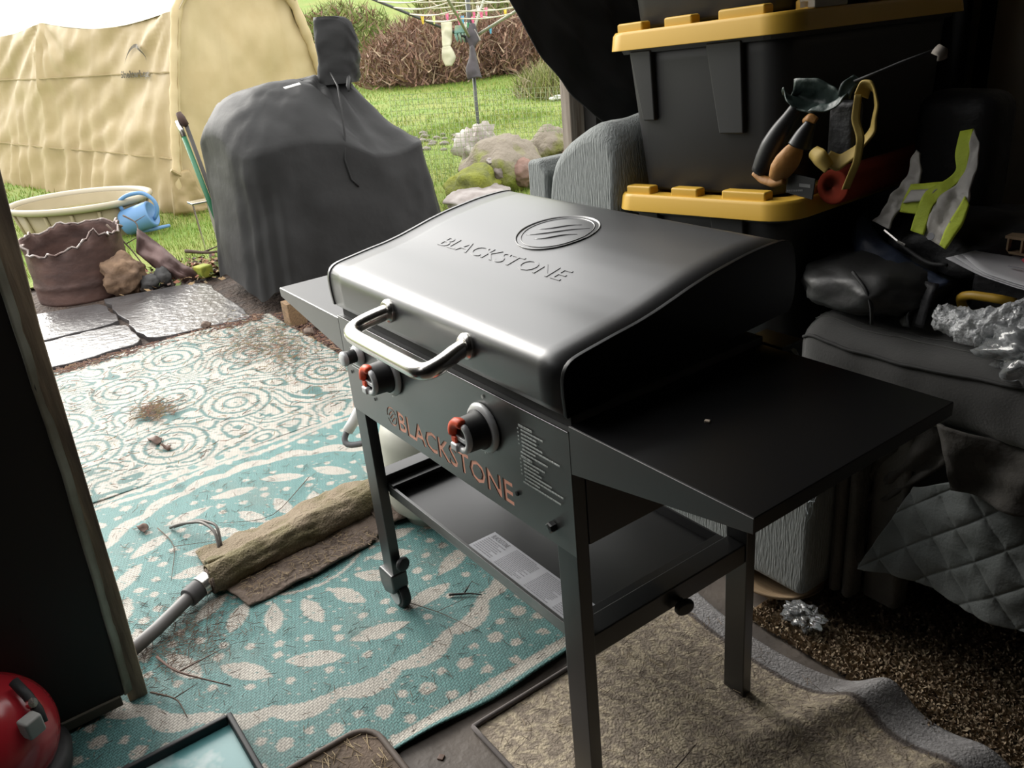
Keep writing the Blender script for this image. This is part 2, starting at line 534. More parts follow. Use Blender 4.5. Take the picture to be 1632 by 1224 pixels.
def petals(r0, n, lr, lw, phase, tilt):
    global W
    for k in range(n):
        a = 2 * np.pi * k / n + phase
        px, py = r0 * np.cos(a), r0 * np.sin(a)
        t = a + tilt
        u = (RX - px) * np.cos(t) + (RY - py) * np.sin(t); v = -(RX - px) * np.sin(t) + (RY - py) * np.cos(t)
        W |= (np.abs(v) < lw * np.clip(1 - (u / lr) ** 2, 0, 1)) & (np.abs(u) < lr)


def dots(r0, n, rd, phase):
    global W
    for k in range(n):
        a = 2 * np.pi * k / n + phase
        W |= np.hypot(RX - r0 * np.cos(a), RY - r0 * np.sin(a)) < rd


W |= np.abs(rad - 0.205) < 0.006
petals(0.10, 8, .05, .02, 0.2, 0.0)
petals(0.315, 18, 0.072, 0.027, 0.1, 0.25)
dots(0.245, 26, 0.009, 0)
dots(0.43, 34, 0.014, 0.05)
petals(0.525, 18, 0.085, 0.03, 0.05, 1.25)
dots(0.475, 18, 0.015, 0.2); dots(0.585, 36, 0.013, 0.1)
sc = 0.70 + 0.035 * np.abs(np.sin(ang * 13))
W |= (rad < sc) & (rad > 0.662 + 0.014 * np.abs(np.sin(ang * 13)))
dots(0.80, 42, 0.021, 0.02); dots(0.775, 42, 0.013, 0.095); dots(0.86, 46, 0.015, 0.06)
petals(0.90, 46, 0.02, 0.012, 0.0, 0.3)
b = np.minimum(0.505 - X, 0.76 - Y)
W |= (b > 0.022) & (b < 0.055 + 0.008 * np.sin(Y * 21) * np.cos(X * 17))
b2 = X + 1.30
W |= (np.abs(b2 - 0.09 - 0.015 * np.sin(Y * 14)) < 0.014)
W |= (b2 < 0.055) & (np.sin(Y * 60) * np.sin(X * 50) > -.3)
jag = rng.random(W.shape) < 0.06
W ^= jag & (np.abs(rad - 0.6) < 5) & (rng.random(W.shape) < 0.25)
C = np.where(W[..., None], WH, AQ) * rng.uniform(.88, 1.1, W.shape)[..., None]
Z = np.zeros_like(X)
for i in range(0, len(xs)):
    Z[i] = 0.003 * np.sin(xs[i] * 5 + ys * 3) + 0.003
edge = np.clip((X - 0.46) / 0.045, 0, 1)
Z += edge * (0.006 + 0.008 * np.sin(Y * 11) ** 2)
XE = X + edge * 0.012 * np.sin(Y * 9 + 1)
o = fast('outdoor_mat', np.stack([XE, Y, Z], -1).reshape(-1, 3), grid_faces(len(xs), len(ys)), MATM, colors=C.reshape(-1, 3), smooth_=True)
o.modifiers.new('s', 'SOLIDIFY').thickness = 0.004
tag(o, 'aqua woven mat with white petal rings, under the griddle caster', 'mat')

xs, ys, X, Y = mat_field(-2.92, -1.27, -1.6, 0.76, 0.008)
# second mat: dense white scrollwork on aqua
W2 = np.zeros_like(X)
A1 = np.array([[fbm((x, y, 5), 3.0, 2) for y in ys] for x in xs])
A2 = np.array([[fbm((x, y, 9), 7.0, 2) for y in ys] for x in xs])
f1 = np.abs(np.sin(A1 * 16)); f2 = np.abs(np.sin(A2 * 9))
for (mx_, my_) in [(-1.75, .15), (-1.75, -.5), (-2.35, -.2), (-2.35, .45), (-1.8, .62), (-2.6, .1), (-2.05, -.05), (-1.55, -.2), (-2.1, -.55)]:
    rr = np.hypot(X - mx_, (Y - my_) * 1.15)
    f1 = np.where(rr < .19, np.abs(np.sin(rr * 55)), f1)
wmask = (f1 > 0.45) & (f2 > .10)
C = np.where(wmask[..., None], WH * 1.05, np.array([0.065, 0.165, 0.155])) * rng.uniform(.85, 1.1, X.shape)[..., None]
Z = 0.004 * np.sin(X * 6 + Y * 2) + 0.003 * np.sin(Y * 7) + 0.006
o = fast('outdoor_mat', np.stack([X, Y, Z], -1).reshape(-1, 3), grid_faces(len(xs), len(ys)), MATM, colors=C.reshape(-1, 3), smooth_=True)
o.modifiers.new('s', 'SOLIDIFY').thickness = 0.004
tag(o, 'pale wet mat with dense white scrollwork, between the slabs and the aqua mat', 'mat')

# ------------------------------------------------------------------ wet slabs
SLAB = mat('wet_grey_slab', (0.088, 0.084, 0.085), 0.30, col2=(0.055, 0.05, 0.05), scale=6, detail=8, bump=0.55, bscale=22, bdist=0.012, spec=0.6)


def slab(poly, label):
    mb = MB(); n = 40
    P = resample(np.array([(*p, 0) for p in poly + [poly[0]]]), n)[:-1]
    pts = [(p[0] + 0.012 * random.uniform(-1, 1), p[1] + 0.012 * random.uniform(-1, 1)) for p in P]
    mb.prism(pts, 2, -0.03, 0.014)
    return tag(mb.build('paving_slab', SLAB, bev=0.006), label, 'slab')


slab([(-4.28, -0.75), (-3.55, -0.75), (-3.50, 0.05), (-4.06, 0.05)], 'wet grey slab beside the rusty drum, left of the big slab')
slab([(-4.12, 0.075), (-3.98, 0.70), (-2.86, 0.66), (-2.93, 0.55), (-2.99, 0.075)], 'largest wet grey slab, in front of the covered smoker')
slab([(-3.50, -0.75), (-2.97, -0.75), (-2.99, 0.05), (-3.47, 0.05)], 'wet grey slab at the edge of the pale mat, nearest the door')

# ------------------------------------------------------------------ tent
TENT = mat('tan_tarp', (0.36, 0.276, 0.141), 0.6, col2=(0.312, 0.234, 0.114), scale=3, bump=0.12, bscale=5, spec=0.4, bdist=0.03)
TENT_GABLE_LIT = mat('lit_gable_tarp', (0.52, 0.42, 0.24), 0.6, col2=(0.46, 0.36, 0.19), scale=3, bump=0.15, bscale=4, spec=0.4, bdist=0.03)  # same tarp, lighter: the gable's backlight is put into the colour
TENT_ROOF_LIT = mat('lit_roof_tarp', (0.50, 0.455, 0.36), 0.6, col2=(0.42, 0.37, 0.27), scale=2, bump=0.25, bscale=6, bdist=0.03)  # same tarp, lightest: bright sky on the roof is painted into the colour
tent = thing('storage_tent', 'tan fabric storage tent with arched roof standing on the lawn', 'tent', (-8.0, 2.0, 0))
TO = np.array([-6.6, 1.3, 0]); TA = np.array([-.98, -.2, 0]); TB = np.array([-.2, .98, 0])


def T(a, b, z): return TO + TA * a + TB * b + np.array([0, 0, z])


LEN = 6.4; RIBS = [0, 3.2, 6.4]


def sagf(a):
    k = (a % 3.2) / 3.2
    return math.sin(math.pi * k)


def ramp(a): return min(1, max(0, a) / .35)


def ribfold(a, z):
    v = 0.0
    for r_ in RIBS:
        da, dz = a - r_, 1.85 - z
        d = math.hypot(da, dz)
        v += 0.020 * math.sin(15 * math.atan2(da, dz + .05) + 1.0 + r_) * math.exp(-d / 1.1) * min(1, d / .25)
    return v


# side wall (front, facing the garage)
na, nz = 110, 46
V = np.empty((na, nz, 3))
for i in range(na):
    a = -.05 + (LEN + .05) * i / (na - 1)
    ze = 1.80 + 0.02 * a - 0.11 * sagf(a)
    for j in range(nz):
        t = j / (nz - 1)
        z = ze * t
        b_ = 0.42 * t ** 1.3 + 0.05 * sagf(a) * math.sin(math.pi * min(1, t * 1.05))
        ribk = math.exp(-(((a + 1.6) % 3.2 - 1.6) / .06) ** 2)
        b_ -= 0.03 * ribk * t * ramp(a)
        b_ += 0.05 * ramp(a) * fbm((a * .7 + 2 * t, t * 1.4, 1), 1.5) + ramp(a) * (0.012 * fbm((a * 3 + t * 2.0, t * 1.2, 4), 2.2) + ribfold(a, z))
        b_ -= 0.035 * (1 - t) ** 2.2 * math.sin(a * 14 + 2 * math.sin(a * 3))
        V[i, j] = T(a, b_, z)
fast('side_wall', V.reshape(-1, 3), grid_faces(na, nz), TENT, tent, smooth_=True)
# roof
nb = 40
roofp = [(0.42, 0.0), (0.50, 0.10), (0.70, 0.26), (1.05, 0.40), (1.40, 0.26), (1.60, 0.10), (1.68, 0.0)]
RP = resample(np.array([(p[0], p[1], 0) for p in roofp]), nb)
V = np.empty((na, nb, 3))
for i in range(na):
    a = -0.06 + (LEN + .06) * i / (na - 1)
    for j in range(nb):
        bb, dz = RP[j, 0], RP[j, 1]
        e = 1 - min(1, min(j, nb - 1 - j) / 10)
        V[i, j] = T(a, bb + 0.012 * fbm((a * 2, bb * 4, 0), 1.5), 1.80 + 0.02 * max(a, 0) + dz - 0.11 * sagf(max(a, 0)) * e - 0.03 * sagf(max(a, 0)) * (1 - e))
fast('roof', V.reshape(-1, 3), grid_faces(na, nb), TENT_ROOF_LIT, tent, smooth_=True)
# far side wall
mb = MB()
mb.add([T(0, 2.1, 0), T(LEN, 2.1, 0), T(LEN, 1.68, 1.9), T(0, 1.68, 1.8)], [(0, 1, 2, 3)])
mb.build('side_wall', TENT, tent)
# gable end
outl = lambda z: (0.0 + 0.42 * (min(z, 1.8) / 1.8) ** 1.3 if z <= 1.8 else np.interp(z - 1.8, [0, .10, .26, .40], [.42, .50, .70, 1.05]))
nz = 60; nb = 40
V = np.empty((nz, nb, 3))
for i in range(nz):
    z = 2.19 * i / (nz - 1)
    b0 = outl(z) + .03; b1 = 2.1 - outl(z) - .03
    for j in range(nb):
        t = j / (nb - 1); bb = b0 + (b1 - b0) * t
        off = 0.045 * fbm((bb * 2.2, z * .8, 2), 1.5) + 0.012 * math.sin(bb * 22 + 3 * z) * (1 - z / 2.4) * .5
        V[i, j] = T(0.05 + off, bb, z)
fast('gable_wall', V.reshape(-1, 3), grid_faces(nz, nb), TENT_GABLE_LIT, tent, smooth_=True)
# gathered edge sleeve round the gable frame
path = []
for z in np.linspace(0.05, 1.8, 14): path.append(T(0.0, outl(z), z))
for (bb, dz) in roofp[1:-1]: path.append(T(0.0, bb, 1.8 + dz))
for z in np.linspace(1.8, 0.05, 14): path.append(T(0.0, 2.1 - outl(z), z))
PT = resample(np.array(path), 90)
rs = [0.048 + 0.005 * math.sin(i * 2.1) + 0.004 * math.sin(i * 5.3) for i in range(90)]
MB().tube([tuple(p) for p in PT], rs, 8).build('edge_sleeve', TENT_GABLE_LIT, tent, sm=True)
# knotted corner tie flap
patch('corner_flap', [T(-.02, -.02, .42), T(-.05, -.06, .25), T(-.06, -.1, 0.03)], [T(-.05, .16, .42), T(-.09, .18, .25), T(-.12, .26, 0.02)], TENT, tent, nu=14, nv=12, wr=.05, wsc=6, fold=.02, nfold=2, thick=.004)
MB().tube([tuple(T(-.05, -.02 + .015 * k, .44 - .012 * k)) for k in range(14)], 0.016, 6).build('tie_cord', TENT, tent)
# horizontal welded seams on the side wall
mb = MB()
for zz in (0.52, 1.28):
    pts = []
    for i in range(0, na, 2):
        a = LEN * i / (na - 1); t = zz / (1.8 + .02 * a - .11 * sagf(a)); pts.append(T(a, 0.42 * t ** 1.3 + 0.05 * sagf(a) * math.sin(math.pi * min(1, t * 1.05)) - .012 + 0.05 * ramp(a) * fbm((a * .7 + 2 * t, t * 1.4, 1), 1.5), zz))
    mb.tube([tuple(p) for p in pts], 0.008, 4)
mb.build('welded_seam', TENT, tent)
# printed mark: arch over the maker's name
PRN = mat('grey_tent_print', (0.085, 0.07, 0.045), 0.7)
Vt, Ft = text_mesh('ShelterLogic', off=.03)


def wall_at(a, z):
    ze = 1.80 + 0.02 * a - 0.11 * sagf(a); t = z / ze
    b_ = 0.42 * t ** 1.3 + 0.05 * sagf(a) * math.sin(math.pi * min(1, t * 1.05))
    b_ -= 0.03 * math.exp(-(((a + 1.6) % 3.2 - 1.6) / .06) ** 2) * t
    b_ += 0.05 * ramp(a) * fbm((a * .7 + 2 * t, t * 1.4, 1), 1.5) + ramp(a) * (0.012 * fbm((a * 3 + t * 2.0, t * 1.2, 4), 2.2) + ribfold(a, z))
    b_ -= 0.03 * (1 - t) ** 3 * math.sin(a * 14 + 2 * math.sin(a * 3))
    return T(a, b_ - 0.035, z)


mb = MB()
mb.add([wall_at(1.12 - 0.62 * p[0], 1.225 + 0.085 * p[1]) for p in Vt], Ft)
arch = [(0.5 + 0.36 * math.cos(t), 0.09 + .19 * math.sin(t)) for t in np.linspace(2.9, 0.25, 22)]
Vv = []
for k, (ax, az) in enumerate(arch):
    w = 0.010 + 0.022 * math.sin(math.pi * k / 21)
    Vv += [wall_at(1.12 - .62 * ax, 1.235 + az), wall_at(1.12 - .62 * ax, 1.235 + az + w)]
mb.add(Vv, [(2 * k, 2 * k + 2, 2 * k + 3, 2 * k + 1) for k in range(21)])
mb.build('printed_mark', PRN, tent)

# ------------------------------------------------------------------ covered smoker
COVER = mat('charcoal_cover_fabric', (0.0125, 0.0125, 0.0125), 0.62, col2=(0.0165, 0.0165, 0.0165), scale=4, bump=0.2, bscale=10, spec=0.35, bdist=0.02)
smk = thing('covered_smoker', 'pellet smoker under a charcoal fabric cover with a chimney sleeve', 'grill', (-3.37, 1.4, 0))
hy = [0.78, 0.84, 0.92, 1.05, 1.2, 1.40, 1.70, 1.78, 1.88, 1.98, 2.05]
hz = [0.98, 1.09, 1.17, 1.225, 1.25, 1.26, 1.265, 1.18, 1.04, .90, .83]
CXs, CYs, HXs, HYs = -3.38, 1.41, 0.47, 0.61
nth, nt = 200, 70
V = np.empty((nth, nt, 3))
for i in range(nth):
    th = 2 * math.pi * i / nth
    c, s = math.cos(th), math.sin(th)
    e = 2 / 6.0
    fx = math.copysign(abs(c) ** e, c); fy = math.copysign(abs(s) ** e, s)
    for j in range(nt):
        t = j / (nt - 1)
        if t < .55:
            k = 1.0; tt = t / .55
        else:
            k = 1 - (t - .55) / .45; tt = 1.0
        x = CXs + HXs * fx * k; y = CYs + HYs * fy * k
        xx = abs((x - CXs) / HXs)
        H = np.interp(y, hy, hz)
        sm_ = min(1, max(0, (y - 1.30) / .28)); sm_ = sm_ * sm_ * (3 - 2 * sm_)
        xs_ = (x - CXs) / HXs
        Ha = H - 0.30 * xx ** 2.6
        Hb = H - max(0, H - .80) * max(0, xs_ + .05) ** 1.1 if xs_ > -.05 else H - .15 * xx ** 3
        H = Ha * (1 - sm_) + Hb * sm_
        if k == 1.0:
            z = 0.09 + (H - 0.09) * tt
            fl = 1 + 0.10 * (1 - tt) ** 1.5
            fl += (0.022 * math.sin(9 * th + 2 * math.sin(3 * th)) + 0.016 * math.sin(17 * th + 1.3)) * (1 - tt) ** .8
            if fy > .2: fl += 0.05 * (1 - tt) * abs(fy)
            x = CXs + HXs * fx * fl; y = CYs + HYs * fy * fl
            z += 0.03 * math.sin(7 * th) * (1 - tt) ** 2
        else:
            z = H
        n_ = 0.016 * fbm((x * 1.6, y * 1.6, z * 1.0), 2.0) + 0.004 * fbm((x, y, z * .5 + 7), 7.0)
        dy_, dz_ = y - 1.58, 1.27 - z
        dch = math.hypot(dy_, dz_)
        if xs_ > -.2:
            cr = .016 * math.sin(11 * math.atan2(dy_, dz_ + .02) + .6) * math.exp(-dch / .55) * min(1, dch / .15)
            n_ += cr
        V[i, j] = (x + n_ * c, y + n_ * s, z + (n_ * (t > .5)))
fast('cover', V.reshape(-1, 3), grid_faces(nth, nt, True), COVER, smk, smooth_=True)
# chimney sleeve
n, k = 40, 26
V = np.empty((n, k, 3))
d_r = np.array([.586, .805])   # left-right axis of the flattened sleeve
d_f = np.array([-.81, .586])
for i in range(n):
    th = 2 * math.pi * i / n
    for j in range(k):
        t = j / (k - 1)
        ztop = 1.60 - 0.17 * max(0, (math.cos(th) + .15) / 1.15) ** 2
        if t < .78:
            z = 1.2 + (ztop - 1.2) * t / .78; r = 1.0 + .05 * math.sin(3 * th + 5 * t)
        else:
            q = (t - .78) / .22; z = 1.56 + (ztop - 1.56) * (1 - q) - 0.05 * math.sin(math.pi * q); r = 1 - q
        w = 0.128 * r * (1.0 - .03 * min(1, t / .78)); dpt = 0.085 * r
        nn = 0.012 * fbm((math.cos(th), math.sin(th), t * 3), 1.7)
        cc_ = math.copysign(abs(math.cos(th)) ** .6, math.cos(th)); ss_ = math.copysign(abs(math.sin(th)) ** .6, math.sin(th))
        p = d_r * cc_ * (w + nn) + d_f * ss_ * (dpt + nn)
        V[i, j] = (-3.35 + p[0] + .03 * t, 1.645 + p[1] + .045 * t, z)
fast('chimney_sleeve', V.reshape(-1, 3), grid_faces(n, k, True), COVER, smk, smooth_=True)
# piped seams on the cover
mb = MB()


def cover_pt(y, x_off, z): return (x_off, y, z)


mb.tube([(-3.28, 1.57, 1.27), (-3.1, 1.52, 1.2), (-2.99, 1.47, 1.08), (-2.915, 1.43, .93), (-2.905, 1.40, .8), (-2.90, 1.42, .68), (-2.895, 1.46, .63)], 0.006, 6)
mb.build('piped_seam', COVER, smk, sm=True)
mb = MB()
mb.tube([(-3.22, 1.66, 1.24), (-3.10, 1.60, 1.235), (-3.02, 1.55, 1.2), (-3.0, 1.54, 1.17)], [.008, .012, .011, .006], 8)
mb.build('gathered_fold', COVER, smk, sm=True)
for (x, y) in ((-2.99, .98), (-3.75, .98), (-2.99, 1.85), (-3.75, 1.85)): MB().box(x - .025, x + .025, y - .025, y + .025, 0.0, .3).build('leg', BLK_FLAT, smk)
mb = MB().lathe([(0.006, 0), (.02, 0.002), (.02, .004), (0.006, .006)], (-2.91, .99, .2), (1, -.4, 0), 12)
mb.build('eyelet', STEEL, smk)
TAGM = mat('white_tag', (.6, .6, .58), .6)
patch('sewn_label', [(-3.10, 1.19, 1.222), (-3.12, 1.30, 1.235)], [(-3.125, 1.19, 1.231), (-3.145, 1.30, 1.244)], TAGM, smk, nu=6, nv=3, thick=.003)

# timber offcuts under the smoker
LUM = lumber('timber_offcut', (0.26, 0.16, 0.08), (0.14, 0.09, 0.05))
tag(MB().box(-2.68, -2.58, .76, .86, -0.01, .13).build('timber_block', LUM, bev=.004), 'short timber block standing by the hem of the smoker cover', 'block')
tag(MB().box(-2.95, -2.66, .98, 1.06, -0.01, .07).build('timber_block', LUM, bev=.004), 'flat timber block half hidden under the smoker cover', 'block')
STONE = mat('small_stone', (0.16, 0.11, 0.08), 0.8, col2=(0.08, 0.06, 0.05), scale=12, bump=.4, bscale=40)
for (x, y, r, l) in [(-2.37, .78, .035, 'rounded brown stone at the far corner of the pale mat'), (-2.42, .87, .05, 'larger brown stone behind the corner of the pale mat'), (-2.98, .40, .035, 'dark stone on the gap between big slab and pale mat')]:
    tag(blob('stone', (x, y, r * .5), (r, r * .8, r * .6), STONE, amp=.25, seed=x, flat_bottom=-0.005), l, 'stone')

# ------------------------------------------------------------------ rusty drum
RUST = mat('rusty_steel', (0.068, 0.04, 0.0344), 0.6, 0.3, col2=(0.12, 0.068, 0.056), scale=5, stretch=(1, 1, 3), bump=.4, bscale=25, spec=.5)
drum = thing('rusty_drum', 'half steel drum with torn rim standing behind the slabs', 'drum', (-4.55, 0.05, 0))
n, k = 72, 22
V = np.empty((n, k, 3)); R0 = 0.31
for i in range(n):
    th = 2 * math.pi * i / n
    top = 0.40 + 0.035 * fbm((math.cos(th) * 2, math.sin(th) * 2, 3), 2.2) + 0.018 * fbm((math.cos(th) * 9, math.sin(th) * 9, 1), 1.0)
    if -0.75 < th - 0.25 < 0.1 or th > 6.0: top += 0.02
    dd = math.cos(th - 5.7)
    top += -0.075 * max(0, dd) ** 1.5 + .02 * max(0, -dd) + .05 * math.exp(-((th - .35) / .25) ** 2)
    for j in range(k):
        t = j / (k - 1); z = -0.02 + (top + .02) * t
        r = R0 + 0.010 * math.exp(-((z - .10) / .013) ** 2) + .004 * fbm((math.cos(th) * 2, math.sin(th) * 2, z * 5), 1.5)
        if t > .86: r += (t - .86) * 0.25 * fbm((math.cos(th) * 4, math.sin(th) * 4, 8), 1.3)
        V[i, j] = (-4.55 + r * math.cos(th), .05 + r * math.sin(th), z)
o = fast('drum_wall', V.reshape(-1, 3), grid_faces(n, k, True), RUST, drum, smooth_=True)
o.modifiers.new('s', 'SOLIDIFY').thickness = .006
rim = []
for i in range(n): rim.append(tuple(V[i, k - 1]))
MB().tube(rim + [rim[0]], [0.006 + .004 * math.sin(i * 1.7) ** 2 for i in range(n + 1)], 5).build('torn_rim', mat('bare_torn_metal', (.30, .27, .25), .5, .5, col2=(.12, .07, .06), scale=12), drum, sm=True)
MB().lathe([(0, 0.02), (R0 - .01, .02), (R0 - .01, .0)], (-4.55, .05, 0), n=32).build('ash_bed', mat('ash', (.03, .028, .027), .9, bump=.6, bscale=30), drum)

ROCKM = mat('tan_rock', (0.24, 0.152, 0.092), 0.8, col2=(0.128, 0.08, 0.052), scale=6, stretch=(1, 1, 3), bump=.8, bscale=14, bdist=.02)
tag(blob('rock', (-4.24, .25, .115), (.125, .145, .14), ROCKM, amp=.27, sc=1.7, seed=2.2, crag=True, flat_bottom=-0.015, sub=4), 'tan layered rock leaning against the rusty drum', 'rock')
DROCK = mat('dark_rock', (0.04, 0.04, 0.0416), 0.7, col2=(0.08, 0.076, 0.072), scale=8, bump=.5, bscale=25)
tag(blob('rock', (-4.15, .40, .045), (.06, .075, .055), DROCK, amp=.3, seed=4, crag=True, flat_bottom=-.012), 'small charcoal rock between tan rock and crumpled sheet', 'rock')
tag(blob('rock', (-4.15, .48, .06), (.055, .06, .07), DROCK, amp=.3, seed=7, crag=True, flat_bottom=-.012), 'dark upright stone under the crumpled rusty sheet', 'rock')
SHEET = mat('rusty_sheet', (0.17, 0.1105, 0.102), 0.5, 0.35, col2=(0.0765, 0.04675, 0.0425), scale=6, bump=.3, bscale=20)
patch('scrap_sheet', [(-4.36, .44, .38), (-4.28, .54, .26), (-4.18, .64, .10), (-4.12, .74, 0.0)], [(-4.29, .38, .24), (-4.24, .44, .15), (-4.18, .50, .06), (-4.13, .60, 0.0)], SHEET, nu=26, nv=14, wr=.07, wsc=5, fold=.015, nfold=2, thick=.004)
tag(bpy.data.objects['scrap_sheet'], 'crumpled rusty metal sheet propped beside the tan rock', 'scrap')
YEL = mat('mossy_block', (0.3375, 0.3375, 0.0375), .8, col2=(0.15, 0.195, 0.0225), scale=10, bump=.6, bscale=30)
tag(MB().box(-4.18, -4.08, .70, .80, 0, .085, Matrix.Rotation(.3, 3, 'Z')).build('mossy_block', YEL, bev=.012), 'small yellow-green mossy block at the slab edge near the smoker', 'block')
TWIG = mat('dead_twig', (0.11, 0.08, 0.06), .9)


def twig(pts, r, label, m=TWIG, cat='twig', group=None, side=True):
    mb = MB(); P = resample(np.array(pts), 10)
    mb.tube([tuple(p) for p in P], [r * (1 - .6 * i / 9) for i in range(10)], 5)
    if side:
        a = P[4]; d = P[6] - P[2]; L = np.linalg.norm(d)
        q = np.array([-d[1], d[0], .02 + abs(d[2])]) * .8 + d * .5
        mb.tube([tuple(a), tuple(a + q * .6), tuple(a + q)], [r * .6, r * .4, r * .2], 4)
    return tag(mb.build('twig', m, sm=True), label, cat, group)


twig([(-4.62, .30, .40), (-4.45, .38, .24), (-4.30, .42, .1)], .008, 'dead twig slanting between drum and crumpled sheet')
twig([(-4.50, .40, .46), (-4.40, .46, .41), (-4.33, .43, .33)], .007, 'forked pale twig at the tip of the crumpled sheet')
twig([(-4.62, .78, .1), (-4.48, .9, .08), (-4.4, 1.02, .09)], .016, 'dark dead branch lying behind the yellow-green block')
# leaf litter near the debris
n = 900
P = np.stack([rng.normal(-4.32, .14, n), rng.normal(.74, .2, n), rng.uniform(0.0, .05, n)], 1)
an = rng.uniform(0, 2 * np.pi, n); r = rng.uniform(.012, .03, n)
a = np.stack([np.cos(an) * r, np.sin(an) * r, rng.uniform(-.012, .012, n)], 1); b_ = np.stack([-np.sin(an) * r * .5, np.cos(an) * r * .5, rng.uniform(-.012, .012, n)], 1)
V = np.stack([P - a, P - b_, P + a, P + b_], 1).reshape(-1, 3)
cols = np.array([(.22, .09, .05), (.16, .11, .05), (.3, .2, .1), (.12, .16, .04), (.08, .05, .04)])[rng.integers(0, 5, n)]
o = fast('leaf_litter', V, np.arange(4 * n).reshape(-1, 4), mat('litter', (.2, .1, .05), .8, attr='Col'), kind='stuff', colors=np.repeat(cols, 4, 0))
tag(o, 'brown and reddish leaf litter heaped beside the crumpled sheet', 'litter')

# ------------------------------------------------------------------ oval tub, watering can, shovel, wire stand
TUBM = mat('tan_plastic', (0.33, 0.2706, 0.1584), 0.5, col2=(0.2904, 0.2376, 0.132), scale=3)
TUBIN = mat('tub_water', (0.28, 0.252, 0.119), 0.08, col2=(0.238, 0.224, 0.091), scale=2, spec=.6)
tub = thing('oval_tub', 'tan oval plastic tub of rainwater on the grass before the tent', 'tub', (-6.66, .47, 0))
TC = np.array([-6.66, .47]); tu = np.array([.741, .671]); tv = np.array([-.671, .741])


def oval(r1, r2, z, n=64):
    return [(*(TC + tu * r1 * math.cos(2 * math.pi * k / n) + tv * r2 * math.sin(2 * math.pi * k / n)), z) for k in range(n)]


mb = MB()
rings = [oval(.54, .40, -.01), oval(.61, .47, .29), oval(.59, .45, .29), oval(.54, .40, .02)]
V = sum(rings, []); n = 64
F = [(i * n + j, i * n + (j + 1) % n, (i + 1) * n + (j + 1) % n, (i + 1) * n + j) for i in range(3) for j in range(n)]
mb.add(V, F); mb.build('tub_wall', TUBM, tub, sm=True)
mb = MB(); rr = oval(.635, .495, .30); mb.tube(rr + [rr[0]], .035, 8, flat=.75); mb.build('rolled_rim', mat('tub_rim', (0.39, 0.345, 0.255), .5), tub, sm=True)
mb = MB(); rr = oval(.58, .44, .20); mb.add(rr, [tuple(range(64))]); mb.build('water', TUBIN, tub)
for k in range(16):
    th = 2 * math.pi * k / 16
    p0 = TC + tu * .547 * math.cos(th) + tv * .408 * math.sin(th); p1 = TC + tu * .61 * math.cos(th) + tv * .472 * math.sin(th)
    MB().tube([(*p0, 0.0), (*p1, .26)], .016, 6).build('wall_rib', TUBM, tub, sm=True)

BLUE = mat('blue_plastic', (0.119, 0.252, 0.462), 0.45)
can = thing('watering_can', 'blue plastic watering can lying tilted on grass by the tub', 'watering can', (-6.1, .93, 0))
ax = Vector((.50, .69, .22)).normalized(); c0 = Vector((-6.10, .69, .122))
MB().lathe([(0, 0), (.100, 0.0), (.112, .02), (.112, .26), (.10, .275), (.09, .262), (0, .255)], c0, ax, 28).build('body', BLUE, can, sm=True, )
up = Vector((0, 0, 1)); sd = (up - ax * up.dot(ax)).normalized()
pts = [c0 + ax * .04 + sd * .105, c0 + ax * .03 + sd * .19, c0 + ax * .15 + sd * .215, c0 + ax * .28 + sd * .19, c0 + ax * .345 + sd * .10, c0 + ax * .33 + sd * .0, c0 + ax * .26 + sd * (-.05)]
MB().tube([tuple(p) for p in resample(np.array([tuple(p) for p in pts]), 22)], .017, 8).build('handle', BLUE, can, sm=True)
pts = [c0 + ax * .05 - sd * .09, c0 + ax * .2 - sd * .125, c0 + ax * .36 - sd * .145]
MB().tube([tuple(p) for p in pts], [.026, .018, .014], 8).build('spout', BLUE, can, sm=True)

sh = thing('garden_shovel', 'garden tool with green shaft leaning on the left of the smoker', 'shovel', (-4.25, .82, 0))
GREENP = mat('green_shaft', (0.02, 0.13, 0.06), .45)
MB().tube([(-4.05, .93, .18), (-4.32, .885, .93)], .017, 10).build('shaft', GREENP, sh, sm=True)
MB().tube([(-4.32, .885, .93), (-4.358, .879, 1.035)], .019, 10).build('ferrule', STEEL, sh, sm=True)
MB().tube([(-4.03, .96, .1), (-4.325, .92, 1.0)], .014, 8).build('second_shaft', mat('dark_shaft', (.05, .045, .04), .7), sh, sm=True)
MB().tube([(-4.325, .92, 1.0), (-4.33, .90, 1.05), (-4.34, .89, 1.09)], [.022, .028, .018], 8).build('grip', mat('brown_grip', (.07, .04, .03), .7), sh, sm=True)
MB().box(-4.08, -4.0, .90, .98, 0, .2).build('blade', RUST, sh, bev=.01)
ws = thing('wire_stand', 'thin metal stake stand beside the smoker cover on the grass', 'stand', (-4.9, 1.0, 0))
MB().tube([(-4.9, 1.0, -.02), (-4.92, .99, .38)], .008, 6).build('stake', STEEL, ws)
MB().tube([(-4.82, 1.1, -.02), (-4.84, 1.09, .42)], .02, 6).build('stake', mat('grey_stake', (.32, .3, .27), .7), ws)
MB().box(-4.95, -4.82, .96, 1.12, .38, .395).build('top_plate', STEEL, ws, bev=.003)

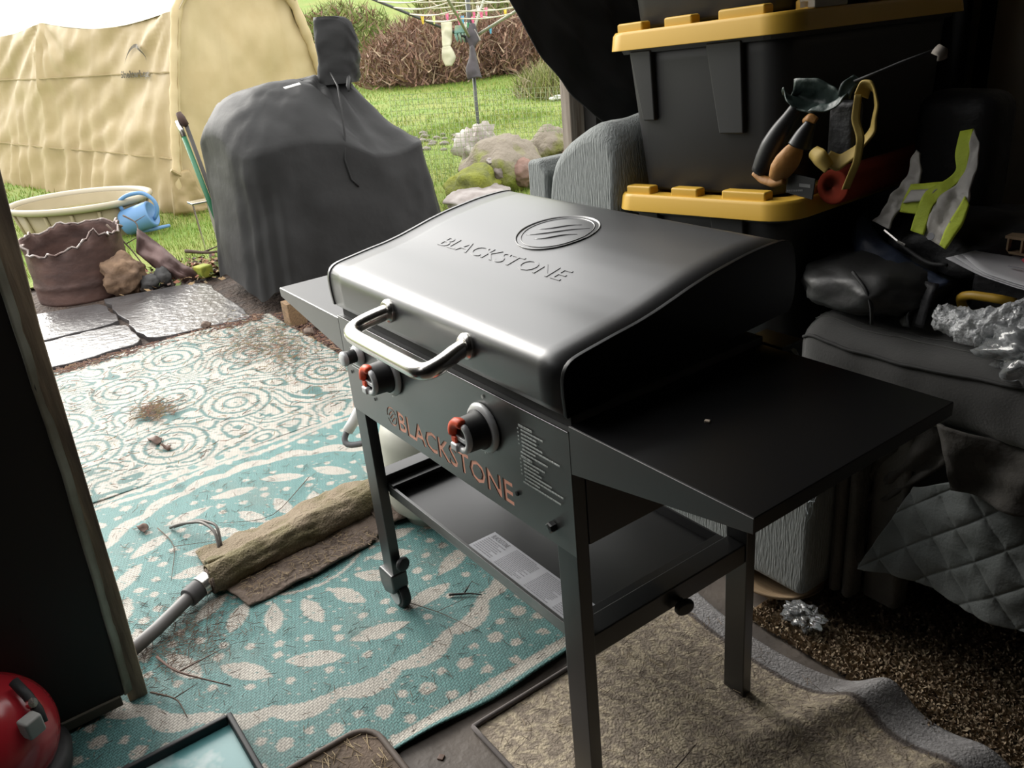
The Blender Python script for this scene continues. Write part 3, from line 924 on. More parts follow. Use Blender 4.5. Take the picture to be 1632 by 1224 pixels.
# ------------------------------------------------------------------ garden netting
n_ = []
NET = mat('pale_netting', (0.3, 0.36, 0.2), .6)
p0 = np.array([-5.75, 3.25]); p1 = np.array([-4.3, 5.55])
Ln = np.linalg.norm(p1 - p0); cnt = int(Ln / .045)
mb = MB()
for i in range(cnt + 1):
    p = p0 + (p1 - p0) * i / cnt
    mb.tube([(*p, 0.0), (p[0] + .02 * math.sin(i), p[1], .88 - .12 * i / cnt)], .0026, 3, cap=False)
for j in range(18):
    z = .88 * (j + 1) / 18
    mb.tube([(*(p0 + (p1 - p0) * t), z * (1 - .136 * t)) for t in np.linspace(0, 1, 10)], .0022, 3, cap=False)
tag(mb.build('garden_netting', NET, kind='thing'), 'fine pale plastic netting fence across the lawn behind the rocks', 'netting')

# ------------------------------------------------------------------ mossy rocks outside
MOSS = mat('mossy_rock', (0.20, 0.17, 0.13), 0.85, col2=(0.17, 0.19, 0.03), scale=3.5, lo=.5, hi=.66, bump=.9, bscale=18, bdist=.03)
MOSSY = mat('thick_moss', (0.19, 0.205, 0.022), 0.9, col2=(0.11, 0.12, 0.03), scale=9, bump=.9, bscale=40, bdist=.02)
GREYR = mat('grey_rock', (0.2295, 0.1955, 0.1785), 0.8, col2=(0.136, 0.1105, 0.102), scale=6, bump=.6, bscale=20, bdist=.02)
REDR = mat('reddish_rock', (0.22, 0.13, 0.1), 0.8, col2=(.14, .09, .07), scale=6, bump=.6, bscale=20, bdist=.02)
PALER = mat('pale_flat_rock', (0.345, 0.315, 0.3), .8, col2=(0.225, 0.195, 0.18), scale=8, bump=.4, bscale=20)
for (c, r, m_, s_, l) in [
    ((-4.86, 3.88, .16), (.36, .52, .30), MOSS, 1.0, 'largest mossy boulder at the foot of the clothesline'),
    ((-4.58, 3.36, .10), (.22, .34, .2), MOSSY, 2.0, 'bright moss-covered boulder right of the smoker'),
    ((-4.52, 3.62, .20), (.09, .13, .09), GREYR, 3.1, 'small grey stone set in the bright moss boulder'),
    ((-4.48, 3.82, .16), (.12, .15, .12), REDR, 4.3, 'reddish brown rock between the mossy boulders'),
    ((-4.48, 4.12, .12), (.13, .2, .10), GREYR, 5.2, 'flat pinkish grey rock in front of the largest boulder'),
    ((-4.38, 3.25, .06), (.26, .4, .10), PALER, 6.4, 'long pale rock lowest in the pile behind the lid'),
    ((-4.66, 3.70, .30), (.09, .22, .04), PALER, 7.0, 'thin white slab of rock tilted on the mossy pile'),
    ((-5.05, 4.62, .22), (.22, .32, .20), MOSS, 8.5, 'dark mossy rock beside the grey sofa back'),
    ((-4.62, 4.55, .10), (.15, .17, .17), REDR, 9.1, 'dark red rock wedged next to the sofa')]:
    tag(blob('rock', c, r, m_, amp=.2, sc=1.4, seed=s_, crag=True, flat_bottom=-0.03, sub=4, rot=.6), l, 'rock', )
RUBB = mat('rubble_stone', (.22, .195, .17), .8, col2=(.13, .11, .1), scale=9)
mb = MB()
for k in range(70):
    x = -8.2 + rng.normal(0, .45); y = 4.95 + rng.normal(0, .35); r = rng.uniform(.02, .09)
    bm = bmesh.new(); bmesh.ops.create_icosphere(bm, subdivisions=1, radius=1.0)
    q_ = [(x + v.co.x * r * (1 + .3 * noise.noise(v.co * 2 + Vector((k, 0, 0)))), y + v.co.y * r * .8, float(hgt(x, y)) + r * .2 + v.co.z * r * .5) for v in bm.verts]
    f_ = [tuple(v.index for v in f.verts) for f in bm.faces]; bm.free(); mb.add(q_, f_)
tag(mb.build('rubble', RUBB, kind='stuff'), 'grey rubble and twigs strewn in a patch on the lawn', 'rubble')

# ------------------------------------------------------------------ rotary clothesline
cl = thing('rotary_clothesline', 'rotary clothesline with pale cords standing on the lawn', 'clothesline', (-6.05, 4.42, 0))
DKM = mat('dark_metal', (.06, .065, .06), .5, .4)
GREYM = mat('weathered_aluminium', (.28, .29, .22), .5, .4)
HUB = np.array([-6.56, 4.78, 1.27])
MB().tube([(-6.05, 4.42, -.05), (-6.30, 4.60, .60), (-6.56, 4.78, 1.27)], .020, 10).build('pole', DKM, cl, sm=True)
MB().tube([(-6.56, 4.78, 1.22), (-6.68, 4.87, 1.68)], .028, 10).build('pole', DKM, cl, sm=True)
MB().lathe([(.03, 0), (.06, 0), (.06, .05), (.03, .05)], (-6.56, 4.78, 1.24), n=14).build('hub', BLK_FLAT, cl)
tips = []
arms = [(-.72, -.62, .44), (.5, .78, .42), (-.7, .72, .42), (.72, -.70, .42)]
AL = 1.55
axu = np.array([-.12, .09, 0]) / 1.0
for (dx, dy, dz) in arms:
    tip = HUB + np.array([dx, dy, dz]) * AL
    tips.append(tip)
    MB().tube([tuple(HUB), tuple(tip)], .016, 8).build('arm', DKM if dx * dy > 0 and dx < 0 else GREYM, cl, sm=True)
CORD = mat('pale_cord', (.55, .53, .42), .7)
for q in (0.34, .46, .58, .70, .82, .94):
    P = [HUB + (t - HUB) * q for t in (tips[0], tips[2], tips[1], tips[3], tips[0])]
    mb = MB()
    for a, b_ in zip(P[:-1], P[1:]):
        pts = []
        for t in np.linspace(0, 1, 7):
            p = a * (1 - t) + b_ * t; p[2] -= .035 * math.sin(math.pi * t) * q * 2
            pts.append(tuple(p))
        mb.tube(pts, .007, 5)
    mb.build('cord', CORD, cl, sm=True)
GLV = mat('offwhite_cloth', (.58, .56, .42), .8, col2=(.5, .5, .34), scale=8)
wg = thing('white_glove', 'pale rubber glove pair pegged to the clothesline, dangling', 'gloves', (-6.65, 4.52, 1.0))
patch('cuff', [(-6.78, 4.56, 1.47), (-6.70, 4.50, 1.27), (-6.66, 4.47, 1.22)], [(-6.72, 4.66, 1.46), (-6.66, 4.60, 1.28), (-6.63, 4.55, 1.22)], GLV, wg, nu=12, nv=8, wr=.04, wsc=8, bulge=.02, thick=.012)
patch('hand', [(-6.66, 4.47, 1.22), (-6.66, 4.44, 1.12), (-6.63, 4.47, 1.02)], [(-6.63, 4.55, 1.22), (-6.58, 4.58, 1.10), (-6.60, 4.52, 1.02)], GLV, wg, nu=12, nv=8, wr=.03, wsc=8, bulge=.03, thick=.015)
gg = thing('green_glove', 'grey green work glove pegged fingers down on the clothesline', 'gloves', (-6.62, 4.7, 1.2))
GGM = mat('teal_glove', (.12, .24, .2), .7, col2=(.3, .34, .2), scale=9)
patch('palm', [(-6.68, 4.67, 1.42), (-6.66, 4.64, 1.34)], [(-6.64, 4.74, 1.42), (-6.61, 4.77, 1.34)], GGM, gg, nu=8, nv=6, wr=.01, wsc=9, bulge=.01, thick=.018)
for k in range(4):
    t = k / 3
    p = np.array([-6.655, 4.65, 1.34]) * (1 - t) + np.array([-6.615, 4.76, 1.34]) * t
    MB().tube([tuple(p), tuple(p + np.array([0.01, .01, -.06])), tuple(p + np.array([.015, .012, -.10 + .01 * abs(k - 1.5)]))], [.016, .015, .008], 6).build('finger', GGM, gg, sm=True)
DKCL = mat('dark_grey_cloth', (.075, .065, .07), .8, col2=(.05, .045, .05), scale=7)
bgm = thing('hanging_bag', 'dark grey drawstring bag hanging against the clothesline pole', 'bag', (-6.38, 4.66, .85))
patch('bag_body', [(-6.50, 4.73, 1.18), (-6.46, 4.68, 1.08), (-6.44, 4.60, .97), (-6.41, 4.60, .86)], [(-6.48, 4.76, 1.18), (-6.42, 4.74, 1.05), (-6.37, 4.73, .95), (-6.33, 4.72, .88)], DKCL, bgm, nu=18, nv=10, wr=.03, wsc=8, bulge=.05, thick=.02)
patch('bag_neck', [(-6.57, 4.80, 1.42), (-6.53, 4.70, 1.30), (-6.50, 4.73, 1.18)], [(-6.54, 4.84, 1.42), (-6.47, 4.84, 1.26), (-6.48, 4.76, 1.18)], DKCL, bgm, nu=14, nv=8, wr=.02, wsc=9, bulge=.02, thick=.015)
patch('buckle_strap', [(-6.52, 4.78, 1.36), (-6.47, 4.82, 1.24)], [(-6.50, 4.81, 1.37), (-6.45, 4.85, 1.25)], mat('pale_strap', (.3, .28, .24), .7), bgm, nu=6, nv=3, thick=.01)
pc = {'pink': (.75, .16, .3), 'yellow': (.75, .55, .05), 'blue': (.1, .4, .6), 'green': (.1, .45, .2), 'white': (.7, .7, .62), 'lime': (.6, .68, .25)}
PM = {k: mat('peg_' + k, v, .5) for k, v in pc.items()}
pegs = [((-6.909, 4.405, 1.541), 'yellow', 'yellow peg farthest left on the clothesline'), ((-6.836, 4.505, 1.53), 'lime', 'pale lime peg next to the leftmost yellow one'),
        ((-6.767, 4.639, 1.55), 'pink', 'pink peg above the cuff of the white glove'), ((-6.708, 4.725, 1.555), 'pink', 'pink peg between white and green gloves'),
        ((-6.678, 4.733, 1.50), 'pink', 'pink peg holding the green glove'), ((-6.655, 4.765, 1.505), 'blue', 'blue peg holding the green glove'),
        ((-6.61, 4.769, 1.436), 'white', 'white peg between green glove and dark bag'), ((-6.592, 4.795, 1.427), 'green', 'green peg at the clothesline hub by the pole'),
        ((-6.583, 4.849, 1.486), 'pink', 'pink peg hung over the dark bag'), ((-6.594, 4.881, 1.548), 'pink', 'pink peg on an upper cord beside the pole'),
        ((-6.587, 4.934, 1.59), 'white', 'white peg right of the pole top'), ((-6.545, 4.945, 1.528), 'pink', 'hanging pink peg right of the white one'),
        ((-6.525, 5.00, 1.565), 'pink', 'rightmost pink peg on the clothesline'), ((-6.442, 4.976, 1.38), 'blue', 'blue peg pair low on the right hand arm'),
        ((-6.397, 5.166, 1.54), 'yellow', 'yellow peg near the edge of the black curtain')]
for (p, c, l) in pegs:
    mb = MB()
    x, y, z = p
    mb.box(x - .008, x + .008, y - .012, y - .003, z - .075, z + .01, Matrix.Rotation(.15, 3, 'X'))
    mb.box(x - .008, x + .008, y + .003, y + .012, z - .075, z + .01, Matrix.Rotation(-.15, 3, 'X'))
    mb.box(x - .010, x + .010, y - .012, y + .012, z - .04, z - .032)
    tag(mb.build('clothes_peg', PM[c], bev=.002), l, 'peg', 'clothes pegs')
# plastic bag and rubbish round the pole foot
PBAG = mat('dirty_white_plastic', (0.442, 0.408, 0.374), .5, col2=(0.255, 0.2125, 0.187), scale=8, bump=.6, bscale=18, bdist=.03)
o = blob('plastic_sack', (-5.85, 4.30, .18), (.20, .26, .27), PBAG, amp=.45, sc=2.2, seed=1.4, crag=True, flat_bottom=-.02, sub=4)
tag(o, 'dirty white plastic sack bunched round the clothesline foot', 'sack')

# ------------------------------------------------------------------ bushes far back
def bush(name, label, c, r, n, cols, hl, m, up=.6, tw=0.02):
    th = rng.uniform(0, 2 * np.pi, n); ph = np.arccos(rng.uniform(0, 1, n)); q = rng.uniform(.55, 1.05, n)
    P = np.stack([c[0] + r[0] * np.sin(ph) * np.cos(th) * q, c[1] + r[1] * np.sin(ph) * np.sin(th) * q, c[2] + r[2] * np.cos(ph) * q], 1)
    D = rng.normal(0, 1, (n, 3)); D[:, 2] = np.abs(D[:, 2]) + up; D /= np.linalg.norm(D, axis=1, keepdims=True)
    L = hl * rng.uniform(.5, 1.3, (n, 1)); sdv = np.cross(D, rng.normal(0, 1, (n, 3))); sdv /= np.linalg.norm(sdv, axis=1, keepdims=True)
    V = np.stack([P - sdv * tw, P + sdv * tw, P + D * L], 1).reshape(-1, 3)
    Cc = np.array(cols)[rng.integers(0, len(cols), n)] * rng.uniform(.45, .95, (n, 1))
    t = thing(name, label, 'bush', (c[0], c[1], c[2]))
    fast('foliage', V, np.arange(3 * n).reshape(-1, 3), m, t, kind='stuff', colors=np.repeat(Cc, 3, 0))
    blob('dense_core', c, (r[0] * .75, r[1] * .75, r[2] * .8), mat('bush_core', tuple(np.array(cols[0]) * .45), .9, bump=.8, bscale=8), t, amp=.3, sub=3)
    return t


BR = [(.30, .17, .12), (.36, .22, .15), (.22, .13, .09), (.4, .3, .2)]
PL = [(.46, .38, .24), (.36, .33, .17), (.5, .44, .3), (.3, .34, .1)]
GR = [(.26, .34, .08), (.2, .26, .07), (.36, .36, .14)]
hz_ = lambda x, y: float(hgt(np.array(x), np.array(y)))
for nm, l, (x, y), r, n, cs, hl, up, tw in [
    ('bramble_bush', 'reddish brown bramble bush left of the clothesline', (-15.4, 9.5), (1.7, 1.7, 1.25), 9000, BR, .28, .3, .018),
    ('bramble_bush', 'reddish brown bramble bush behind the clothesline pole', (-14.4, 11.6), (1.6, 1.7, 1.25), 9000, BR, .28, .3, .018),
    ('dry_reeds', 'tall dry straw coloured reeds beside the curtain edge', (-12.7, 13.0), (1.5, 1.5, 1.2), 7000, PL, .55, 1.6, .014),
    ('bramble_bush', 'greenish brown scrub at the far left of the bush row', (-19.5, 9.4), (1.8, 1.8, 1.5), 7000, GR + BR[:1], .3, .4, .02),
    ('grass_clump', 'clump of long pale grass low on the right of the lawn', (-10.2, 9.3), (1.2, 1.0, .38), 5000, PL + GR, .4, 1.2, .012),
    ('dry_reeds', 'dry reeds rising behind the reddish brambles', (-18.5, 14.5), (4.0, 3.0, 2.2), 9000, PL + GR, .6, 1.2, .03)]:
    bush(nm, l, (x, y, hz_(x, y) - .05), r, n, cs, hl, GRASSM, up, tw)
# hillside behind everything
HILL = mat('scrub_hillside', (.2, .24, .09), .95, col2=(.26, .2, .13), scale=.8, detail=8, bump=1, bscale=3, bdist=.3)
nx, ny = 30, 60
V = np.empty((nx, ny, 3))
for i in range(nx):
    for j in range(ny):
        y = -10 + 75 * j / (ny - 1); x = -60 + 14 * (j / (ny - 1)) - 1.2 * i
        V[i, j] = (x, y, 5 + 5 * (i / (nx - 1)) ** .8 + .8 * fbm((x, y, 0), .3))
fast('hillside', V.reshape(-1, 3), grid_faces(nx, ny), HILL, kind='structure', smooth_=True)
tag(blob('litter_scrap', (-9.7, 8.5, hz_(-9.7, 8.5) + .05), (.09, .2, .05), mat('white_scrap', (.75, .75, .72), .6), amp=.2), 'small white scrap lying far out on the lawn', 'litter')

# ------------------------------------------------------------------ the griddle
W = 0.891; PZ = 0.88
gr = thing('flat_top_griddle', 'black two-burner griddle with closed lid and side shelves, filling the centre', 'griddle', (0.445, 0.245, 0))
# legs
for (x0, y0, z0) in ((0.0, 0.0, .105), (W - .058, 0.0, 0.0), (0.0, .462, .105), (W - .058, .462, 0.0)):
    MB().box(x0, x0 + .058, y0, y0 + .029, z0, .86).build('leg', BLK, gr, bev=.0025)
for y0 in (0.0145, .4765):
    fk = MB().prism([(-.020, .070), (-.020, .118), (-.010, .128), (.062, .128), (.062, .085), (.05, .06), (.0, .045)], 1, y0 - .024, y0 + .026).build('caster', BLK, gr, bev=.005)
    MB().lathe([(.0, -.014), (.040, -.014), (.044, -.008), (.044, .008), (.040, .014), (0, .014)], (.030, y0 + .008, .044), (0, 1, 0), 28).build('wheel', RUBBER, fk, sm=False, bev=.002)
    MB().lathe([(.0, -.004), (.030, -.004), (.030, 0.0), (.022, .001), (.0, .001)], (.030, y0 - .007, .044), (0, 1, 0), 24).build('wheel_rim', GREYRIM, fk)
    MB().box(-.012, .0, y0 - .022, y0 - .010, .055, .075).build('brake_tab', GREYRIM, fk, bev=.002)
# firebox body behind the panel
MB().box(.02, W - .02, .012, .47, .68, .862).build('firebox', BLK_FLAT, gr, bev=.003)
MB().box(.004, W - .006, .012, .50, .862, .902).build('griddle_plate', BLK_FLAT, gr, bev=.003)
MB().box(W - .03, W, .03, .462, .64, .86).box(0, .03, .03, .462, .64, .86).box(.058, W - .058, .462, .48, .70, .86).build('side_rails', BLK, gr, bev=.002)

# front panel with cut-out letters
pm = bpy.data.meshes.new('front_panel')
mbp = MB(); mbp.box(0.0, W, -.0014, 0.0, .628, PZ)
pan = mbp.build('front_panel', BLK_PANEL, gr)
cut = []
Vt, Ft = text_mesh('BLACKSTONE', .5, 0, 2, .022)
LX0, LX1, LZ0, LZ1 = .247, .706, .650, .702
zmn, zmx = Vt[:, 2].min(), Vt[:, 2].max()
V = [(LX0 + p[0] * (LX1 - LX0), -.02 + (p[2] - zmn) / (zmx - zmn) * .06, LZ0 + p[1] * (LZ1 - LZ0)) for p in Vt]
cm = MB(); cm.add(V, Ft)
# round emblem: ring in two arcs and slanted bars
EC = (.218, .676)


def arcband(r0, r1, a0, a1, n=14):
    P = [(EC[0] + r1 * math.cos(t), EC[1] + r1 * math.sin(t)) for t in np.linspace(a0, a1, n)] + [(EC[0] + r0 * math.cos(t), EC[1] + r0 * math.sin(t)) for t in np.linspace(a1, a0, n)]
    return P


for a0, a1 in ((.45, 3.3), (3.6, 6.45)): cm.prism(arcband(.0205, .0245, a0, a1), 1, -.02, .04)
for k, (dx, dz) in enumerate(((-.006, .007), (.0, .0), (.006, -.007))):
    a = .72; c, s = math.cos(a), math.sin(a); L = .012; w = .0022
    cm.prism([(EC[0] + dx + c * u - s * v, EC[1] + dz + s * u + c * v) for u, v in ((-L, -w), (L, -w), (L, w), (-L, w))], 1, -.02, .04)
cme = bpy.data.meshes.new('cut'); cme.from_pydata([tuple(v) for v in cm.v], [], cm.f)
bm = bmesh.new(); bm.from_mesh(cme); bmesh.ops.remove_doubles(bm, verts=bm.verts, dist=1e-6); bmesh.ops.recalc_face_normals(bm, faces=bm.faces); bm.to_mesh(cme); bm.free()
cme.transform(Matrix.Translation(-Vector(gr.location)))
co = bpy.data.objects.new('cut', cme); COL.objects.link(co); co.parent = gr
md = pan.modifiers.new('b', 'BOOLEAN'); md.operation = 'DIFFERENCE'; md.object = co; md.solver = 'EXACT'; md.use_self = True
dg = bpy.context.evaluated_depsgraph_get(); dg.update()
nm = bpy.data.meshes.new_from_object(pan.evaluated_get(dg))
ok_cut = len(nm.polygons) > 50
pan.modifiers.clear()
if ok_cut: pan.data = nm
bpy.data.objects.remove(co)
MB().box(.18, .73, .0001, .0012, .640, .712).build('copper_backing', COPPER, gr)
# folded edges of the panel
MB().box(0, W, -.0035, .012, PZ - .002, PZ).build('panel_top_fold', BLK_PANEL, gr, bev=.0008)
# printing
pr_ = MB()
rowl = [.055, .095, .072, .07, .09, .15, .062, .105, .046, .092, .07, .078, .115, .155, .068, .145]
z = .846
rr = random.Random(3)
for k, L in enumerate(rowl):
    x = .745 + (.004 if k in (0, 7, 8, 15) else .010)
    if k not in (0, 7, 8, 15, 6, 14): pr_.box(.7445, .7475, -.0042, -.0034, z - .0028, z)
    xe = .745 + L * .78
    while x < xe:
        w = rr.uniform(.004, .011); w = min(w, xe - x + .001)
        pr_.box(x, x + w, -.0042, -.0034, z - (.0046 if k in (0, 8) else .0030), z)
        x += w + .0014
    z -= .0079 if k not in (0,) else .0085
pr_.build('printed_instructions', PRINT, gr, kind='stuff')
V1, F1 = text_mesh('BLACKSTONE')
mb = MB(); mb.add([(.026 + p[0] * .13, -.0036, .838 + p[1] * .012) for p in V1], F1)
mb.build('printed_name', PRINT, gr)
mb = MB()
for (x, z, w) in ((.045, .806, .03), (.04, .772, .05), (.04, .764, .07), (.04, .756, .068)): mb.box(x, x + w, -.0040, -.0034, z, z + .0015)
mb.build('igniter_print', PRINT, gr, kind='stuff')
for (x, z) in ((.143, .697), (.031, .737)):
    MB().lathe([(0, 0), (.0045, 0), (.0045, .001), (0, .001)], (x, -.0032, z), (0, -1, 0), 10).build('screw_hole', BLK_FLAT, gr)
MB().lathe([(.0055, 0), (.005, .003), (0, .004)], (.724, -.003, .689), (0, -1, 0), 12).build('screw', BLK_FLAT, gr)
MB().lathe([(.011, 0), (.011, .010), (.009, .013), (0, .014)], (.832, -.003, .668), (0, -1, 0), 6).build('bolt_head', BLK, gr)

# control knobs
def knob(x, z):
    kb = MB().lathe([(.0, 0), (.050, 0), (.052, .004), (.048, .010), (.040, .012), (0, .012)], (x, -.003, z), (0, -1, 0), 36).build('control_knob', CHROME, gr, sm=True)
    y = -.015
    MB().lathe([(0, 0), (.040, 0), (.041, .004), (.0365, .006), (.0355, .036), (.033, .039), (.0, .039)], (x, y, z), (0, -1, 0), 36).build('knob_body', KNOBBLK, kb, sm=True)
    yf = y - .039
    # silver hook and orange hook on the face
    def hook(a0, a1, r, w, m, nm, h=.008):
        P = [(x + r * math.cos(t), yf - h * .4, z + r * math.sin(t)) for t in np.linspace(a0, a1, 18)]
        MB().tube(P, [w * .8] + [w] * 16 + [w * .8], 8).build(nm, m, kb, sm=True)
    hook(-2.3, 1.15, .0285, .0072, CHROME, 'silver_hook')
    hook(1.2, 3.3, .0285, .0105, ORANGE, 'orange_hook')
    hook(3.3, 4.0, .031, .003, CHROME, 'rim_edge')
    MB().box(x - .028, x - .012, yf - .010, yf - .004, z - .004, z - .018).build('orange_pointer', ORANGE, kb, bev=.002)
    MB().box(x - .026, x + .014, yf - .005, yf, z - .012, z - .003).build('label_bar', CHROME, kb, bev=.001)
    MB().box(x - .028, x - .004, yf - .014, yf, z - .034, z - .017).build('thumb_block', CHROME, kb, bev=.004)
    mb = MB()
    for (dx, dz) in ((.022, -.053), (.030, -.049), (.037, -.044)): mb.lathe([(0, 0), (.0028, 0), (0, .0005)], (x + dx - .03, -.0032, z + dz - .006), (0, -1, 0), 8)
    mb.lathe([(.0016, 0), (.0042, 0), (.0042, .0005), (.0016, .0005)], (x + .004, -.0032, z + .066), (0, -1, 0), 12)
    mb.build('flame_marks', PRINT, kb, kind='stuff')


knob(.252, .797); knob(.632, .797)
ig = MB().lathe([(0, 0), (.026, 0), (.027, .006), (.022, .014), (0, .014)], (.098, -.003, .803), (0, -1, 0), 28).build('igniter_button', CHROME, gr, sm=True)
MB().lathe([(.0165, 0), (.0165, .026)] , (.098, -.017, .803), (0, -1, 0), 24).build('button_grip', KNOBBLK, ig, sm=True)
MB().lathe([(0, 0), (.0180, 0), (.0185, .008), (.016, .011), (0, .012)], (.098, -.040, .803), (0, -1, 0), 28).build('button_cap', CHROME, ig, sm=True)

# lid
LP = [(.004, .902), (.001, .94), (.0015, .978), (.006, .990), (.015, .998), (.03, 1.002), (.06, 1.0065), (.09, 1.011), (.12, 1.0155), (.165, 1.021), (.21, 1.0295), (.255, 1.0405), (.30, 1.052), (.35, 1.0625), (.40, 1.070), (.44, 1.0755), (.48, 1.079), (.52, 1.0805), (.555, 1.080), (.572, 1.072), (.583, 1.04), (.587, 1.0), (.583, .95), (.570, .935)]
lx0, lx1 = -.018, .882
inn = 0.004


def lid_z(y):
    return float(np.interp(y, [p[0] for p in LP[2:19]], [p[1] for p in LP[2:19]]))


LPS = resample(np.array([(p[0], p[1], 0) for p in LP]), 80)[:, :2]
V = []; nxl = 14
for i in range(nxl):
    x = lx0 + (lx1 - lx0) * i / (nxl - 1)
    for p in LPS: V.append((x, p[0], p[1]))
lid = fast('lid', V, grid_faces(nxl, len(LPS)), BLK_LID, gr, smooth_=True)
md = lid.modifiers.new('s', 'SOLIDIFY'); md.thickness = .002; md.offset = -1
lc = np.array([.28, .95])
for (xa, xb, nmn) in ((lx0 - .006, lx0 + .004, 'lid_end'), (lx1 - .004, lx1 + .006, 'lid_end')):
    outer = [(p[0], p[1]) for p in LPS]
    grow = []
    for k, p in enumerate(LPS):
        a = LPS[max(k - 1, 0)]; b_ = LPS[min(k + 1, len(LPS) - 1)]; t = b_ - a; t = t / (np.linalg.norm(t) + 1e-9)
        nrm = np.array([-t[1], t[0]])
        grow.append((p[0] + nrm[0] * .0025, p[1] + nrm[1] * .0025))
    poly = grow + [(.50, .93), (.02, .902)]
    MB().prism(poly, 0, xa, xb).build(nmn, BLK_LID if xa < .4 else BLK_SHADED, lid, bev=.0015)


def on_lid(x, s):
    """s = distance along the lid surface from y=.12"""
    ys_ = np.linspace(.03, .55, 300); zs_ = np.array([lid_z(y) for y in ys_])
    L = np.r_[0, np.cumsum(np.hypot(np.diff(ys_), np.diff(zs_)))]
    L -= np.interp(.12, ys_, L)
    y = float(np.interp(s, L, ys_)); z = float(np.interp(s, L, zs_))
    sl = (lid_z(y + .01) - lid_z(y - .01)) / .02
    n = Vector((0, -sl, 1)).normalized()
    return Vector((x, y, z)), n


Vl, Fl = text_mesh('BLACKSTONE', .06, .0, 3)
zm = Vl[:, 2].max()
V = []
for p in Vl:
    q, n_ = on_lid(.150 + p[0] * .462, .099 + p[1] * .040)
    h = 0.0013 if p[2] > 0 else -.001
    V.append(q + n_ * h)
mb = MB(); mb.add(V, Fl); mb.build('embossed_name', BLK_LID, lid, bev=.0009, seg=3)
mb = MB()
ex, es = .412, .263
el = lambda rx, ry, n=56: [on_lid(ex + rx * math.cos(t), es + ry * math.sin(t))[0] for t in np.linspace(0, 2 * math.pi, n + 1)]
mb.tube(el(.098, .092), .0034, 10, flat=.38); mb.tube(el(.086, .081), .0018, 8, flat=.5)
for (du, dv, L, w) in ((-.018, .022, .052, .0045), (0.0, .0, .075, .0045), (.02, -.022, .05, .005)):
    P = []
    for t in np.linspace(-1, 1, 12):
        u = t * L; v = .004 * math.sin(t * 3)
        c, s = math.cos(.62), math.sin(.62)
        P.append(on_lid(ex + du + c * u - s * v, es + dv + s * u + c * v)[0])
    mb.tube(P, [.45 * (w * (1 - .85 * abs(t) ** 2) + .0006) for t in np.linspace(-1, 1, 12)], 8)
mb.build('embossed_emblem', BLK_LID, lid, sm=True)
# lid handle
hp = [(.287, .002, .955), (.287, -.03, .953), (.283, -.062, .946), (.275, -.082, .938), (.262, -.088, .934)]
hy_ = -.090
P = [(.288, .002, .955), (.284, -.035, .950), (.278, -.062, .943), (.277, -.080, .938), (.283, -.093, .934), (.300, -.100, .932), (.33, -.101, .931), (.40, -.101, .931), (.49, -.101, .931), (.57, -.101, .931), (.592, -.099, .932), (.604, -.090, .935), (.608, -.074, .940), (.606, -.050, .946), (.600, -.03, .951), (.597, .002, .955)]
h = MB().tube([tuple(p) for p in resample(np.array(P), 60)], .0172, 18).build('lid_handle', STEEL, lid, sm=True)
for x in (.288, .597):
    MB().lathe([(.0, 0), (.026, 0), (.026, .008), (.021, .014), (.0, .014)], (x, .002, .955), (0, -1, .1), 24).build('handle_collar', STEEL, lid, sm=False, bev=.001)
MB().box(.84, .93, .50, .565, .838, .888).build('rear_bracket', BLK_SHADED, gr, bev=.003)
MB().lathe([(.02, 0), (.012, .01), (0, .012)], (.93, .53, .858), (1, 0, 0), 12).build('bracket_knob', BLK, gr)


# side shelves: folded sheet with tapering front
def shelf(xa, xb, zt, nm):
    s = 1 if xb > xa else -1
    mb = MB()
    lo, hi = min(xa, xb), max(xa, xb)
    top = MB().box(lo, hi, .0, .484, zt - .003, zt).build(nm, BLK_SHADED if s > 0 else BLK, gr, bev=.0012)
    prf = [(xa, zt - .001), (xb, zt - .001), (xb, zt - .025), (xa, zt - .092)]
    MB().prism(prf, 1, -.0015, .0015).build('shelf_front', BLK_PANEL, top, bev=.0006)
    MB().prism(prf, 1, .4825, .4855).build('shelf_rear', BLK, top, bev=.0006)
    MB().box(xb - (.003 if s > 0 else 0), xb + (0 if s > 0 else .003), 0, .484, zt - .025, zt - .001).build('shelf_end', BLK, top, bev=.0006)
    MB().box(min(xa + s * .02, xb - s * .02), max(xa + s * .02, xb - s * .02), .06, .42, zt - .03, zt - .006).build('shelf_brace', BLK_FLAT, top)


shelf(W + .002, 1.2725, .892, 'right_shelf')
shelf(-.002, -.3845, .872, 'left_shelf')
MB().box(W + .03, W + .034, .035, .45, .8921, .8927).build('shelf_crease', BLK_SHADED, gr)
# small crumbs on the right shelf are separate things below

